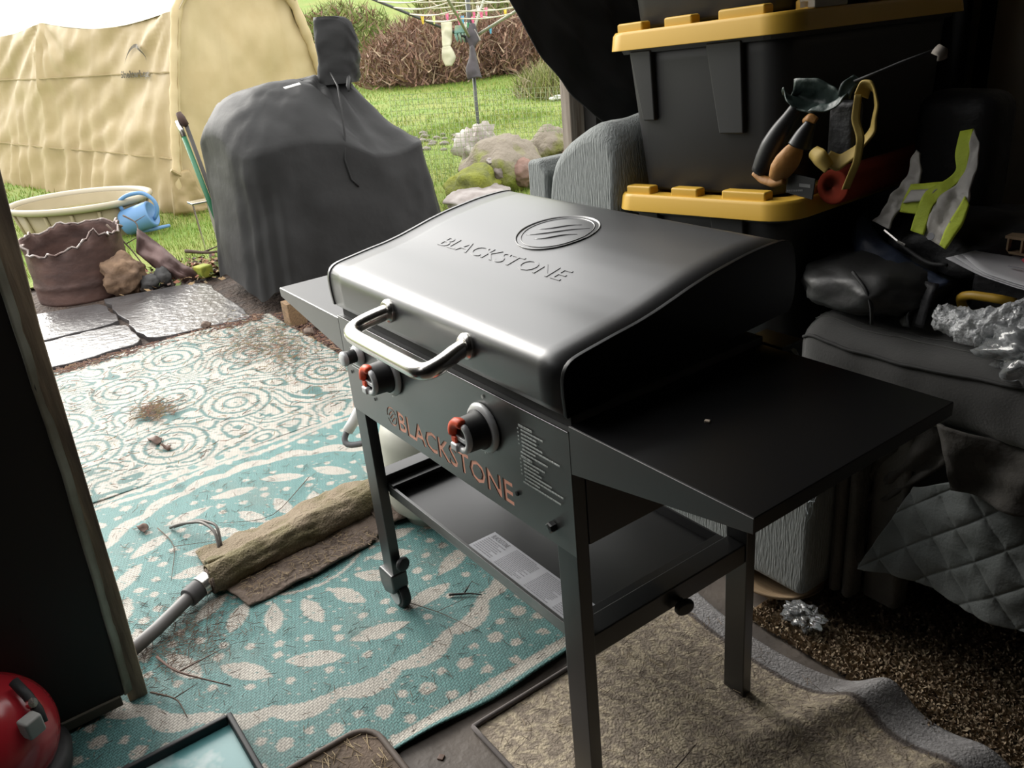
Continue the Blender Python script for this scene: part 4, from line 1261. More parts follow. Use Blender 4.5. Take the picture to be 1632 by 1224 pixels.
# bottom tray
tz = .407
t_ = MB().box(.058, W - .058, .03, .47, tz - .026, tz - .022).build('bottom_tray', BLK, gr)
MB().box(.058, W - .058, .029, .031, tz - .03, tz).box(.058, W - .058, .029, .036, tz - .002, tz).build('tray_front_lip', BLK_PANEL, t_, bev=.0005)
MB().box(.058, W - .058, .468, .472, tz - .03, tz + .005).build('tray_rear_lip', BLK, t_, bev=.0005)
for (a, b_) in ((.055, .085), (W - .090, W - .058)):
    MB().box(a, b_, .031, .468, tz - .002, tz + .006).box(a if a < .4 else b_ - .004, a + .004 if a < .4 else b_, .031, .468, tz - .03, tz).build('tray_side_flange', BLK, t_, bev=.0005)
for (a, b_) in ((.004, .054), (W - .054, W - .004)):
    MB().box(a, b_, .029, .462, .382, .432).build('tray_rail', BLK, gr, bev=.003)
for (x, y, z, ax_) in ((W - .004, .259, .395, (1, -.3, -.3)), (.058, .02, .165, (1, .2, 0))):
    mb = MB().lathe([(0, 0), (.007, 0), (.007, .012), (.019, .013), (.022, .020), (.019, .028), (0, .03)], (x, y, z), ax_, 14)
    mb.build('lock_knob', KNOBBLK, gr, sm=False, bev=.002)

# instruction leaflet on the tray
lf = thing('instruction_leaflet', 'white printed leaflet lying along the front of the griddle tray', 'leaflet', (.61, .087, .3856))
MB().box(.412, .806, .048, .127, .3856, .3868).build('sheet', PAPER, lf)
INK2 = mat('printed_grey', (.30, .30, .33), .7)
V1, F1 = text_mesh('BLACKSTONE')
MB().add([(.424 + .062 * p[0], .107 + .014 * p[1], .3872) for p in V1], F1).build('leaflet_heading', INK, lf)
mb = MB()
for (xa, xb, ya, yb, lh) in ((.42, .49, .056, .103, .006), (.508, .60, .054, .121, .0045), (.622, .705, .054, .121, .0045), (.722, .80, .054, .121, .0052)):
    y = yb
    while y > ya:
        x = xa; xe = xb - rr.uniform(0, .3) * (xb - xa) * (rr.random() < .3)
        while x < xe:
            w = min(rr.uniform(.004, .012), xe - x); mb.box(x, x + w, y - lh * .55, y, .3869, .3871); x += w + .0015
        y -= lh
mb.build('leaflet_text', INK2, lf, kind='stuff')

# crumbs
CR = mat('pale_crumb', (.5, .42, .34), .8)
tag(MB().box(1.04, 1.049, .16, .167, .892, .896, Matrix.Rotation(.5, 3, 'Z')).build('crumb', CR, bev=.001), 'pale crumb lying on the black right-hand griddle shelf', 'crumb')

# ------------------------------------------------------------------ propane tank and hose
TANKM = mat('grey_white_tank', (.36, .36, .30), .5, col2=(.30, .30, .25), scale=5, spec=.5)
tk = thing('propane_tank', 'grey-white propane cylinder standing under the left half of the griddle', 'tank', (-.33, .36, 0))
MB().lathe([(.105, .0), (.11, .03), (.125, .035), (.148, .06), (.155, .09), (.155, .30), (.145, .335), (.11, .365), (.04, .38), (0, .382)], (-.33, .36, 0), n=48).build('cylinder', TANKM, tk, sm=True)
MB().lathe([(.085, .37), (.098, .372), (.10, .46), (.095, .465), (.092, .46), (.088, .375)], (-.33, .36, 0), n=36).build('collar', TANKM, tk, sm=True)
MB().lathe([(.025, .38), (.022, .42), (.03, .43), (.03, .46), (0, .465)], (-.33, .36, 0), n=16).build('valve', STEEL, tk)
HOSEM = mat('grey_hose', (.10, .10, .105), .5)
hs = thing('gas_hose', 'looped grey gas hose with white connector left of the griddle leg', 'hose', (-.65, .23, 0))
HP = [(-.40, .30, .46), (-.55, .30, .40), (-.62, .285, .33), (-.655, .25, .26), (-.665, .21, .215), (-.648, .20, .19), (-.61, .23, .195), (-.55, .29, .22), (-.50, .33, .30)]
MB().tube([tuple(p) for p in resample(np.array(HP), 40)], .011, 10).build('hose', HOSEM, hs, sm=True)
MB().tube([(-.635, .272, .305), (-.652, .25, .262), (-.662, .228, .232)], .019, 10).build('connector', mat('white_connector', (.6, .6, .58), .4), hs, sm=True)

# ------------------------------------------------------------------ pipe wrapped in old carpet
CARPET = mat('mossy_carpet', (.235, .185, .125), .95, col2=(.16, .135, .07), scale=9, lo=.45, hi=.65, bump=1.0, bscale=140, bdist=.012)
CARPET2 = mat('brown_carpet_back', (.19, .145, .115), .95, col2=(.12, .09, .07), scale=6, bump=.8, bscale=70, bdist=.01)
PVC = mat('grey_conduit', (.16, .155, .15), .5, col2=(.10, .09, .085), scale=6)
tag(MB().tube([(-.19, -.80, .022), (-.31, -.57, .034), (-.395, -.43, .045), (-.418, -.36, .047)], .0195, 14).build('conduit_pipe', PVC, sm=True), 'grey plastic conduit pipe running from the door into rolled carpet', 'pipe')
cp = thing('pipe_coupling', 'dark collar and steel ring where the conduit enters rolled carpet', 'coupling', (-.46, -.41, .03))
MB().tube([(-.377, -.462, .042), (-.400, -.420, .045)], .030, 18).build('collar', mat('dark_collar', (.06, .055, .055), .6), cp, bev=.003)
MB().tube([(-.400, -.420, .045), (-.412, -.388, .047)], .0335, 20).build('steel_ring', STEEL, cp, bev=.002)
rc = thing('rolled_carpet', 'mossy brown rolled carpet lying across the aqua mat by the caster', 'carpet', (-.5, 0, 0))
n, k = 40, 60
AX = resample(np.array([(-.415, -.385, .047), (-.438, -.2, .048), (-.455, .0, .050), (-.475, .20, .056), (-.52, .42, .06)]), k)
V = np.empty((k, n, 3))
for i in range(k):
    for j in range(n):
        th = 2 * math.pi * j / n
        r = .046 + .008 * fbm((math.cos(th), math.sin(th), AX[i, 1] * 5), 1.7) + .006 * fbm((math.cos(th) * 3, math.sin(th) * 3, AX[i, 1] * 20), 1.0)
        r += .012 * i / k
        V[i, j] = (AX[i, 0] + r * math.cos(th), AX[i, 1], max(.006, AX[i, 2] + r * math.sin(th)))
Fg = [(i * n + j, i * n + (j + 1) % n, (i + 1) * n + (j + 1) % n, (i + 1) * n + j) for i in range(k - 1) for j in range(n)]
fast('carpet_roll', V.reshape(-1, 3), Fg, CARPET, rc, smooth_=True)
mb = MB()
sp = []
for t in np.linspace(0, 4.2 * math.pi, 60): sp.append((-.415 + (.010 + .0026 * t) * math.cos(t), -.384, .047 + (.010 + .0026 * t) * math.sin(t)))
mb.tube(sp, .005, 5); mb.build('rolled_end', CARPET2, rc, sm=True)
patch('loose_flap', [(-.40, -.355, .02), (-.42, -.15, .018), (-.44, .1, .02), (-.46, .28, .03)], [(-.262, -.325, .010), (-.265, -.12, .011), (-.30, .10, .011), (-.36, .19, .02)], CARPET2, rc, nu=40, nv=18, wr=.010, wsc=9, thick=.007)
patch('upper_flap', [(-.44, -.37, .075), (-.46, -.15, .085), (-.48, .05, .095), (-.50, .24, .11)], [(-.645, -.365, .014), (-.655, -.12, .016), (-.685, .11, .018), (-.65, .27, .03)], CARPET, rc, nu=44, nv=20, wr=.018, wsc=8, bulge=-.012, thick=.01)
patch('curled_corner', [(-.36, .16, .012), (-.33, .24, .02), (-.34, .33, .03)], [(-.44, .16, .05), (-.42, .26, .085), (-.43, .35, .07)], CARPET2, rc, nu=16, nv=10, wr=.02, wsc=10, thick=.008)
tag(MB().tube([tuple(p) for p in resample(np.array([(-.60, -.30, .02), (-.64, -.29, .07), (-.72, -.31, .075), (-.82, -.36, .04), (-.87, -.385, .012)]), 20)], .0055, 6)
    .tube([tuple(p) for p in resample(np.array([(-.61, -.29, .02), (-.66, -.275, .075), (-.75, -.31, .068), (-.85, -.375, .02)]), 20)], .005, 6).build('bent_wire', mat('grey_wire', (.12, .11, .1), .5, .4), sm=True), 'bent grey wire pair sticking out of the rolled carpet', 'wire')

# ------------------------------------------------------------------ boot tray, brown mat, red machine
BT = thing('boot_tray', 'shallow black plastic tray with aqua bottom at the lower edge', 'tray', (.25, -.85, 0))
x0, x1, y0, y1 = .142, .375, -1.25, -.512
MB().box(x0 + .012, x1 - .012, y0 + .012, y1 - .012, .008, .012).build('tray_bottom', mat('aqua_sheet', (.10, .30, .31), .35, col2=(.42, .55, .55), scale=7, lo=.5, hi=.58, spec=.6), BT)
for (a, b_, c, d) in ((x0, x1, y1 - .014, y1), (x0, x1, y0, y0 + .014), (x0, x0 + .014, y0 + .014, y1 - .014), (x1 - .014, x1, y0 + .014, y1 - .014)):
    MB().box(a, b_, c, d, .008, .036).build('tray_wall', RUBBER, BT, bev=.004)
poly = []
xa, xb, ya, yb, r = .388, 1.05, -.95, -.262, .06
for (cx_, cy_, a0) in ((xb - r, yb - r, 0), (xa + r, yb - r, math.pi / 2), (xa + r, ya + r, math.pi), (xb - r, ya + r, 1.5 * math.pi)):
    for t in np.linspace(0, math.pi / 2, 7): poly.append((cx_ + r * math.cos(a0 + t), cy_ + r * math.sin(a0 + t)))
BM = mat('brown_door_mat', (.16, .115, .085), .9, col2=(.10, .075, .055), scale=9, bump=.6, bscale=120, bdist=.005)
dm = thing('door_mat', 'brown ribbed door mat with rounded corner at the bottom edge', 'mat', (.7, -.6, 0))
MB().prism(poly, 2, .008, .016).build('mat_pad', BM, dm, bev=.003)
pl3 = [(p[0], p[1], .017) for p in poly]
MB().tube(pl3 + [pl3[0]], .008, 8).build('rubber_border', mat('brown_border', (.11, .085, .07), .7), dm, sm=True)
RED = mat('glossy_red_plastic', (.42, .02, .03), .22, coat=.4)
rm = thing('red_machine', 'glossy red rounded machine housing at the bottom left corner', 'machine', (-.02, -1.0, 0))
blob('red_housing', (-.006, -1.005, .152), (.16, .16, .145), RED, rm, amp=.0, sub=4)
MB().lathe([(.12, 0), (.155, .02), (.165, .06), (.150, .075)], (-.006, -1.005, 0), n=32).build('black_base', RUBBER, rm, sm=True)
MB().box(.09, .125, -.915, -.875, .20, .245, Matrix.Rotation(.5, 3, 'Z')).build('grey_latch', mat('grey_latch', (.38, .38, .36), .5), rm, bev=.006)
MB().tube([(.02, -.90, .285), (.055, -.885, .262), (.085, -.875, .235), (.10, -.875, .21)], .011, 8).build('black_handle', RUBBER, rm, sm=True)
MB().lathe([(.011, 0), (.011, .012), (0, .014)], (.075, -.885, .252), (.6, .5, .4), 12).build('pivot_screw', STEEL, rm)

# ------------------------------------------------------------------ indoor rugs
RUGM = mat('faded_rug', (.30, .25, .19), .95, attr='Col', col2=(.10, .08, .065), scale=5, detail=8, lo=.5, hi=.8, bump=.7, bscale=160, bdist=.006)
xs, ys, X, Y = mat_field(.545, 2.3, -.075, .675, .007)
A1 = np.array([[fbm((x, y, 2), 9, 3) for y in ys] for x in xs]); A2 = np.array([[fbm((x, y, 6), 17, 2) for y in ys] for x in xs])
f = np.sin(A1 * 14) + .8 * np.sin(A2 * 12)
lightc = np.array([.52, .44, .32]); darkc = np.array([.33, .275, .215]); greyc = np.array([.32, .31, .31])
C = np.where((f > .15)[..., None], lightc, darkc)
bd = .675 - Y
C = np.where((bd < .075)[..., None], greyc, C)
C = np.where(((bd > .075) & (bd < .085))[..., None], np.array([.13, .11, .1]), C)
C *= rng.uniform(.75, 1.2, X.shape)[..., None]
# fold ridge from the front edge to the far border
ra = np.array([.93, .20]); rb = np.array([1.12, .72])
dv = (rb - ra) / np.linalg.norm(rb - ra); nv_ = np.array([-dv[1], dv[0]])
u = (X - ra[0]) * dv[0] + (Y - ra[1]) * dv[1]; v = (X - ra[0]) * nv_[0] + (Y - ra[1]) * nv_[1]
Z = .052 * np.exp(-(v / .05) ** 2) * np.clip(u / .55, 0, 1) ** 1.2
Z += .03 * np.exp(-((v + .22) / .06) ** 2) * np.clip(u / .5, 0, 1)
Z += .004 * np.sin(X * 9 + Y * 5) + .004
Yw = Y + .03 * np.exp(-(v / .09) ** 2) * np.clip(u / .55, 0, 1) + (Y > .5) * .03 * np.sin(X * 6) * (Y - .5) / .17
o = fast('patterned_rug', np.stack([X, Yw, Z], -1).reshape(-1, 3), grid_faces(len(xs), len(ys)), RUGM, colors=C.reshape(-1, 3), smooth_=True)
o.modifiers.new('s', 'SOLIDIFY').thickness = .006
tag(o, 'faded beige and brown patterned rug with grey border, ridged, under griddle legs', 'rug')
ed = [(.548, y, .006) for y in np.linspace(-.075, .67, 30)]
MB().tube([(x, -.077, .006) for x in np.linspace(2.2, .548, 40)] + ed, .006, 6).build('rug_binding', mat('rug_binding', (.13, .115, .11), .9), o, sm=True)
bind = bpy.data.objects['rug_binding']

SHAG = mat('brown_shag', (.34, .23, .13), .95, col2=(.24, .165, .09), scale=14, bump=.6, bscale=60)
xs = np.linspace(.70, 2.6, 120); ys = np.linspace(.70, 1.6, 70)
X, Y = np.meshgrid(xs, ys, indexing='ij')
Z = np.array([[-.004 + .006 * fbm((x, y, 0), 6) for y in ys] for x in xs])
o = fast('shag_rug', np.stack([X, Y, Z], -1).reshape(-1, 3), grid_faces(120, 70), SHAG, smooth_=True)
tag(o, 'brown shaggy rug between the patterned rug and the sofa', 'rug')
n = 34000
P = np.stack([rng.uniform(.71, 1.9, n), rng.uniform(.69, 1.15, n), np.full(n, 0.0)], 1)
d = rng.normal(0, 1, (n, 3)) * np.array([.006, .006, .003]); d[:, 2] = np.abs(d[:, 2]) + .006
an = rng.uniform(0, 6.28, n); w = np.stack([np.cos(an), np.sin(an), 0 * an], 1) * .003
V = np.stack([P - w, P + w, P + d + w, P + d - w], 1).reshape(-1, 3)
cc = np.array([(.33, .25, .165), (.26, .19, .125), (.38, .30, .20)])[rng.integers(0, 3, n)]
fast('rug_pile', V, np.arange(4 * n).reshape(-1, 4), mat('rug_pile', (.2, .14, .07), .95, attr='Col'), o, kind='stuff', colors=np.repeat(cc, 4, 0))

# ------------------------------------------------------------------ blue-grey armchair
CORD_ = mat('blue_grey_corduroy', (.20, .215, .21), .85, col2=(.155, .17, .165), scale=90, stretch=(3, 3, .5), bump=.9, bscale=190, bstretch=(1, 1, .13), sheen=.2, bdist=.006)
ac = thing('armchair', 'blue-grey ribbed armchair seen side-on behind the griddle', 'armchair', (.2, 1.2, 0))


def rounded_slab(poly, y0, y1, nm, bev=.03, m=CORD_, parent=None, seg=4):
    return MB().prism(poly, 1, y0, y1).build(nm, m, parent or ac, bev=bev, seg=seg)


rounded_slab([(-.18, .05), (.80, .05), (.815, .12), (.82, .5), (.78, .585), (.70, .60), (-.18, .60)], .80, .96, 'arm_side', .025)
rounded_slab([(-.285, .05), (-.19, .05), (-.185, .6), (-.165, 1.07), (-.20, 1.105), (-.262, 1.10)], .80, 1.55, 'outer_back', .015)
# bulging back cushion
k, n = 30, 40
prof = [(-.175, .45), (-.172, .8), (-.17, 1.04), (-.150, 1.105), (-.10, 1.15), (-.02, 1.195), (.05, 1.228), (.10, 1.232), (.138, 1.205), (.150, 1.12), (.150, .9), (.148, .6), (.14, .45)]
PB = resample(np.array([(p[0], p[1], 0) for p in prof]), n)
V = np.empty((k, n, 3))
for i in range(k):
    t = i / (k - 1); rr_ = .045
    if i < 7: ph_ = i / 6 * math.pi / 2; y = .80 + rr_ * (1 - math.sin(ph_)) * 0 + rr_ * (1 - math.cos(ph_)); ins = rr_ * (1 - math.sin(ph_))
    else: y = .80 + rr_ + (.70) * (i - 6) / (k - 7); ins = 0.0 if i < k - 3 else .02 * (i - k + 3)
    for j in range(n):
        c = np.array([-.03, .75]); vv_ = PB[j, :2] - c; p = c + vv_ * (1 - ins / (np.linalg.norm(vv_) + 1e-6))
        w_ = .016 * fbm((p[0] * 3, y * 4, p[1] * 4), 2.0) + .010 * math.sin(40 * p[1] + 9 * p[0]) * math.exp(-((p[1] - 1.07) / .04) ** 2) * (p[0] < .05)
        V[i, j] = (p[0] + w_, y, p[1] + w_)
Vc = V.reshape(-1, 3)
o = fast('back_cushion', Vc, grid_faces(k, n), CORD_, ac, smooth_=True)
for i in (0, k - 1): MB().add([tuple(p) for p in V[i]], [tuple(range(n))]).build('cushion_side', CORD_, ac)
rounded_slab([(.2, .3), (.80, .3), (.80, .47), (.77, .5), (.2, .5)], .97, 1.5, 'seat', .03)
rounded_slab([(-.18, .05), (.80, .05), (.82, .5), (.78, .60), (-.18, .60)], 1.52, 1.66, 'arm_side', .025)
rounded_slab([(.0, .06), (.78, .06), (.78, .3), (.0, .3)], .97, 1.5, 'base', .01)
# ragged threads at the corner of the arm
TH = mat('pale_thread', (.42, .46, .48), .8)
mb = MB()
for k_ in range(26):
    z = rr.uniform(.30, .52); x = rr.uniform(.795, .822); 
    p = np.array([x, .803, z]); q = p + np.array([rr.uniform(-.01, .03), rr.uniform(-.03, -.005), rr.uniform(-.05, .03)])
    mb.tube([tuple(p), tuple((p + q) / 2 + np.array([0, -.006, .006])), tuple(q)], .0009, 3, cap=False)
mb.build('loose_threads', TH, ac, kind='stuff')

# ------------------------------------------------------------------ dark couch with cushion, clutter
DKFAB = mat('charcoal_microfibre', (.036, .035, .034), .9, col2=(.026, .026, .025), scale=12, bump=.3, bscale=200, sheen=.4, bdist=.002)
cu = thing('dark_couch', 'dark grey microfibre couch with stitched seat cushion, right of the totes', 'couch', (1.3, 1.3, 0))
k, n = 60, 40
prof = [(.90, .625), (.872, .632), (.866, .66), (.864, .74), (.868, .775), (.885, .792), (.93, .803), (1.05, .812), (1.3, .80), (1.5, .79)]
PB = resample(np.array([(p[0], p[1], 0) for p in prof]), n)
V = np.empty((k, n, 3))
for i in range(k):
    x = .705 + 1.2 * i / (k - 1)
    for j in range(n):
        y, z = PB[j, 0], PB[j, 1]
        w_ = .010 * fbm((x * 3, y * 3, z * 3), 1.6)
        e = min(1, (x - .705) / .03); z2 = z - (1 - e) * .02 * (z > .7)
        V[i, j] = (x, y + w_ + (1 - e) * .012, z2 + w_ * .6 - .012 * math.exp(-((x - .98) / .006) ** 2) * (y > .9) + .012 * math.sin(x * 5))
seat = fast('seat_cushion', V.reshape(-1, 3), grid_faces(k, n), DKFAB, cu, smooth_=True)
seat.modifiers.new('s', 'SOLIDIFY').thickness = .02
mb = MB()
def cush_surf(x, y, z):
    return (x, y, z)
for jj in range(n):
    if PB[jj, 1] > .765: break
mb.tube([tuple(V[i, jj] + np.array([0, -.002, 0])) for i in range(k)], .0045, 5); mb.build('cushion_piping', mat('dark_piping', (.02, .02, .02), .8), seat, sm=True)
mb = MB()
for off in (3, 4):
    for i in range(0, k * 4 - 4):
        i0 = i / 4; a = V[int(i0), jj + off] * (1 - (i0 % 1)) + V[min(int(i0) + 1, k - 1), jj + off] * (i0 % 1)
        mb.box(a[0] - .0035, a[0] + .0035, a[1] - .001, a[1] + .001, a[2] + .0005, a[2] + .0025)
mb.build('double_stitching', mat('grey_stitch', (.13, .13, .125), .8), seat, kind='stuff')
MB().box(.86, 2.0, 1.10, 1.8, .05, .62).build('couch_base', DKFAB, cu, bev=.03, seg=3)
MB().box(.70, 2.0, 1.52, 1.85, .5, .86).build('backrest', mat('black_fabric', (.008, .008, .009), .9), cu, bev=.06, seg=4)
# grey drapes and quilt hanging at the couch front
QUILT = mat('grey_quilt', (.135, .147, .145), .9, col2=(.10, .112, .11), scale=9, bump=.3, bscale=160, bdist=.004)
nu, nv = 260, 130
V = np.empty((nu, nv, 3))
for i in range(nu):
    s = i / (nu - 1)
    for j in range(nv):
        t = j / (nv - 1)
        xl = .909 + .088 * t
        x = xl + (1.60 - xl) * s
        bot = .177 + .135 * (x - .909) + .008 * math.sin(s * 11)
        top = .43 + min(.09, max(0, (x - 1.0) * .65))
        z = bot + (top - bot) * t
        y = .874 + .045 * t ** 1.5 + .014 * math.sin(s * 8 + t * 3)
        uq = (x - .9) / .085; vq = (z - .17) / .085
        q = min(abs(math.sin(math.pi * (uq + vq) / 1.3)), abs(math.sin(math.pi * (uq - vq) / 1.3)))
        y -= .008 * q ** .4
        y += .012 * fbm((x * 3, z * 3, 1), 2.0)
        V[i, j] = (x, y, z)
o = fast('quilted_blanket', V.reshape(-1, 3), grid_faces(nu, nv), QUILT, smooth_=True)
o.modifiers.new('s', 'SOLIDIFY').thickness = .014
tag(o, 'grey diamond-quilted blanket hanging off the couch front above the brown rug', 'blanket')
DRAPE = mat('dark_taupe_cloth', (.042, .038, .033), .9, col2=(.03, .027, .024), scale=8, bump=.3, bscale=60)
tag(patch('draped_cloth', [(.85, .93, .60), (.84, .92, .45), (.80, .91, .30)], [(1.12, .94, .60), (1.05, .93, .50), (.93, .93, .36)], DRAPE, nu=24, nv=24, wr=.03, wsc=6, fold=.012, nfold=3, thick=.008), 'dark taupe cloth bunched between the armchair corner and quilt', 'cloth')
tag(patch('draped_cloth', [(1.06, .878, .635), (1.09, .868, .56), (1.105, .866, .49)], [(1.75, .878, .635), (1.72, .868, .55), (1.70, .862, .50)], DRAPE, nu=24, nv=40, wr=.03, wsc=6, fold=.015, nfold=4, thick=.008), 'dark taupe cloth hanging just under the couch cushion above the quilt', 'cloth')
FOOT = mat('taupe_upholstery', (.085, .08, .07), .9, col2=(.065, .06, .052), scale=8, bump=.3, bscale=90)
ft = thing('footrest', 'taupe upholstered footrest panel tucked beside the armchair corner', 'footrest', (.88, .93, 0))
for (xa, xb, za, zb, yy_) in ((.822, .852, .06, .60, .872), (.854, .884, .05, .60, .882), (.888, .985, .05, .60, .925)):
    MB().box(xa, xb, yy_, yy_ + .06, za, zb).build('padded_section', FOOT, ft, bev=.016, seg=4)

# wooden dish and plastic under the armchair
WD = lumber('bare_wood', (.34, .24, .14), (.27, .18, .10))
dsh = thing('wooden_dish', 'shallow wooden dish pushed under the armchair corner', 'dish', (.68, .87, 0))
MB().lathe([(.0, .006), (.07, .006), (.125, .035), (.128, .042), (.12, .042), (.07, .014), (0, .012)], (.675, .875, 0), n=40).build('bowl_shell', WD, dsh, sm=True)
PLAST = mat('clear_plastic', (.75, .78, .8), .12, trans=.85, bump=.3, bscale=18, bdist=.02)
o = blob('plastic_wrap', (.825, .775, .028), (.05, .035, .028), PLAST, amp=.5, sc=3, seed=3, crag=True, sub=4, flat_bottom=.0)
tag(o, 'crumpled clear plastic wrap on the floor beside the armchair corner', 'plastic')

# pillow / bag / backpack / vest
LEATH = mat('black_leather', (.032, .032, .032), .5, col2=(.024, .024, .024), scale=15, bump=.2, bscale=80, bdist=.004)
pw = thing('leather_cushion', 'black leather cushion lying on the couch under the backpack', 'cushion', (.83, 1.02, .80))
blob('cushion_body', (.80, 1.02, .868), (.155, .15, .062), LEATH, pw, amp=.12, sub=4, power=.75, flat_bottom=.812, rot=-.15)
MB().tube([tuple(p) for p in resample(np.array([(.82, .885, .925), (.865, .868, .90), (.885, .865, .865), (.885, .872, .82)]), 14)], .004, 6).build('cushion_seam', BLK_FLAT, pw, sm=True)
BPK = mat('black_nylon', (.010, .010, .012), .6, bump=.3, bscale=60)
NAVY = mat('navy_nylon', (.022, .034, .065), .5, col2=(.014, .02, .04), scale=9, bump=.3, bscale=30)
bp_ = thing('backpack', 'black and navy backpack slumped on the couch under the vest', 'backpack', (.92, 1.2, .8))
blob('pack_body', (.93, 1.22, .925), (.21, .16, .09), BPK, bp_, amp=.2, sub=4, power=.8, seed=2, flat_bottom=.815)
patch('navy_panel', [(.695, 1.06, .95), (.74, 1.02, .915), (.84, .98, .875), (.93, .97, .86)], [(.70, 1.10, 1.00), (.77, 1.06, .955), (.88, 1.02, .925), (.98, 1.0, .905)], NAVY, bp_, nu=26, nv=10, wr=.02, wsc=8, bulge=.015, thick=.012)
patch('hanging_strap', [(.935, .985, .90), (.938, .955, .86), (.945, .93, .815)], [(.965, .985, .90), (.968, .95, .86), (.975, .925, .815)], BPK, bp_, nu=12, nv=4, thick=.005)
patch('strap_loop', [(.925, .94, .83), (.915, .93, .82), (.93, .92, .812)], [(.94, .94, .855), (.935, .925, .84), (.95, .915, .815)], BPK, bp_, nu=10, nv=4, thick=.004)
MB().tube([(.80, 1.03, .985), (.84, 1.02, .968), (.86, 1.02, .962)], .0035, 6).build('zip_pull', STEEL, bp_)
MB().tube([tuple(p) for p in resample(np.array([(.82, 1.03, .975), (.87, 1.02, .95), (.93, 1.0, .935), (.97, 1.0, .94)]), 14)], .005, 6).build('zip_line', BLK_FLAT, bp_, sm=True)
MB().box(.70, .90, 1.26, 1.40, .81, 1.26).build('upright_panel', BPK, bp_, bev=.05, seg=4)
HV = mat('hi_vis_yellow', (.50, .60, .04), .7, col2=(.42, .52, .04), scale=12, bump=.3, bscale=60)
SV = mat('silver_reflective', (.46, .44, .41), .5, .0, col2=(.36, .34, .31), scale=10, bump=.4, bscale=30)
vs = thing('hi_vis_vest', 'yellow and silver hi-vis vest thrown over the black backpack', 'vest', (.85, 1.15, .93))


def fr(name, A, B, m, **k):
    return patch(name, A, B, m, vs, thick=.005, **k)


yL = [(0.888, 1.146, 1.194), (0.897, 1.118, 1.149), (0.914, 1.098, 1.119), (0.897, 1.083, 1.094), (0.869, 1.072, 1.072), (0.867, 1.025, 0.995)]
yR = [(0.914, 1.150, 1.201), (0.927, 1.125, 1.162), (0.935, 1.098, 1.120), (0.921, 1.078, 1.087), (0.898, 1.058, 1.053), (0.900, 1.019, 0.991)]
sR = [(0.942, 1.132, 1.174), (0.956, 1.102, 1.128), (0.958, 1.082, 1.097), (0.970, 1.058, 1.062), (0.951, 1.045, 1.039), (0.961, 1.002, 0.974)]
fr('silver_band', [(0.801, 1.125, 1.154), (0.802, 1.102, 1.115), (0.795, 1.072, 1.064), (0.779, 1.045, 1.016), (0.761, 1.038, 1.002)], [(0.818, 1.119, 1.146), (0.838, 1.090, 1.099), (0.831, 1.072, 1.068), (0.816, 1.041, 1.015), (0.815, 1.026, 0.990)], SV, nu=40, nv=9, wr=.016, wsc=16)
fr('yellow_band', [(0.824, 1.083, 1.083), (0.863, 1.085, 1.090), (0.902, 1.087, 1.097)], [(0.818, 1.050, 1.027), (0.871, 1.047, 1.028), (0.898, 1.060, 1.053)], HV, nu=20, nv=10, wr=.008, wsc=9)
fr('silver_band', [(0.833, 1.070, 1.073), (0.896, 1.073, 1.085)], [(0.826, 1.053, 1.047), (0.878, 1.057, 1.059)], SV, nu=14, nv=6, wr=.006, wsc=9)
fr('yellow_strip', yL, yR, HV, nu=40, nv=9, wr=.010, wsc=10)
fr('silver_strip', yR, sR, SV, nu=40, nv=11, wr=.018, wsc=14)
fr('yellow_strip', [(0.958, 1.062, 1.076), (0.950, 1.032, 1.029), (0.948, 1.002, 0.980)], [(0.973, 1.054, 1.062), (0.979, 1.027, 1.021), (0.963, .998, 0.974)], HV, nu=20, nv=6, wr=.008, wsc=8)
MB().lathe([(.003, 0), (.008, .001), (.008, .003), (.003, .003)], (.925, 1.005, .995), (0, -1, .4), 16).build('snap_button', INK, vs)

# papers, box, bubble wrap, plastic bag, cardboard, red cloth
bx = thing('tool_case', 'black case with yellow grip under the papers at the right edge', 'case', (1.25, 1.12, .8))
MB().box(1.0, 1.55, 1.05, 1.35, .805, .925).build('case_body', BPK, bx, bev=.015, seg=3)
MB().tube([tuple(p) for p in resample(np.array([(1.005, 1.03, .835), (1.0, 1.01, .872), (1.03, 1.0, .885), (1.09, 1.0, .888), (1.11, 1.02, .88)]), 20)], .010, 8).build('yellow_grip', mat('yellow_grip', (.38, .23, .02), .5), bx, sm=True)
PP = mat('white_paper', (.40, .40, .42), .7)
pp = thing('paper_sheets', 'loose white printed sheets lying on the case at the right edge', 'papers', (1.2, 1.15, .93))
for k_ in range(3):
    o_ = k_ * .004
    patch('sheet', [(.965 + k_ * .012, 1.0 + k_ * .01, .955 + o_), (1.05, .985, .935 + o_), (1.14, .975, .925 + o_), (1.25, .97, .93 + o_)], [(1.03, 1.22, .955 + o_), (1.12, 1.22, .945 + o_), (1.22, 1.22, .94 + o_), (1.33, 1.2, .94 + o_)], PP, pp, nu=20, nv=12, thick=.0015)
mb = MB()
for (x, y, w) in ((1.08, 1.03, .05), (1.09, 1.08, .03), (1.13, 1.02, .04), (1.12, 1.13, .04)): mb.box(x, x + w, y, y + .004, .949, .9505)
mb.build('printed_lines', INK, pp, kind='stuff')
CARD = mat('corrugated_card', (.30, .21, .125), .85, col2=(.25, .17, .1), scale=10)
cbx = thing('cardboard_piece', 'folded corrugated cardboard piece on the papers, right edge', 'cardboard', (1.12, 1.13, .95))
MB().box(1.04, 1.30, 1.09, 1.30, .99, .996).build('card_face', CARD, cbx)
MB().box(1.04, 1.30, 1.09, 1.30, .958, .963).build('card_face', CARD, cbx)
mb = MB()
for k_ in range(9): mb.box(1.045 + k_ * .028, 1.049 + k_ * .028, 1.09, 1.30, .962, .991)
mb.build('card_flutes', CARD, cbx, kind='stuff')
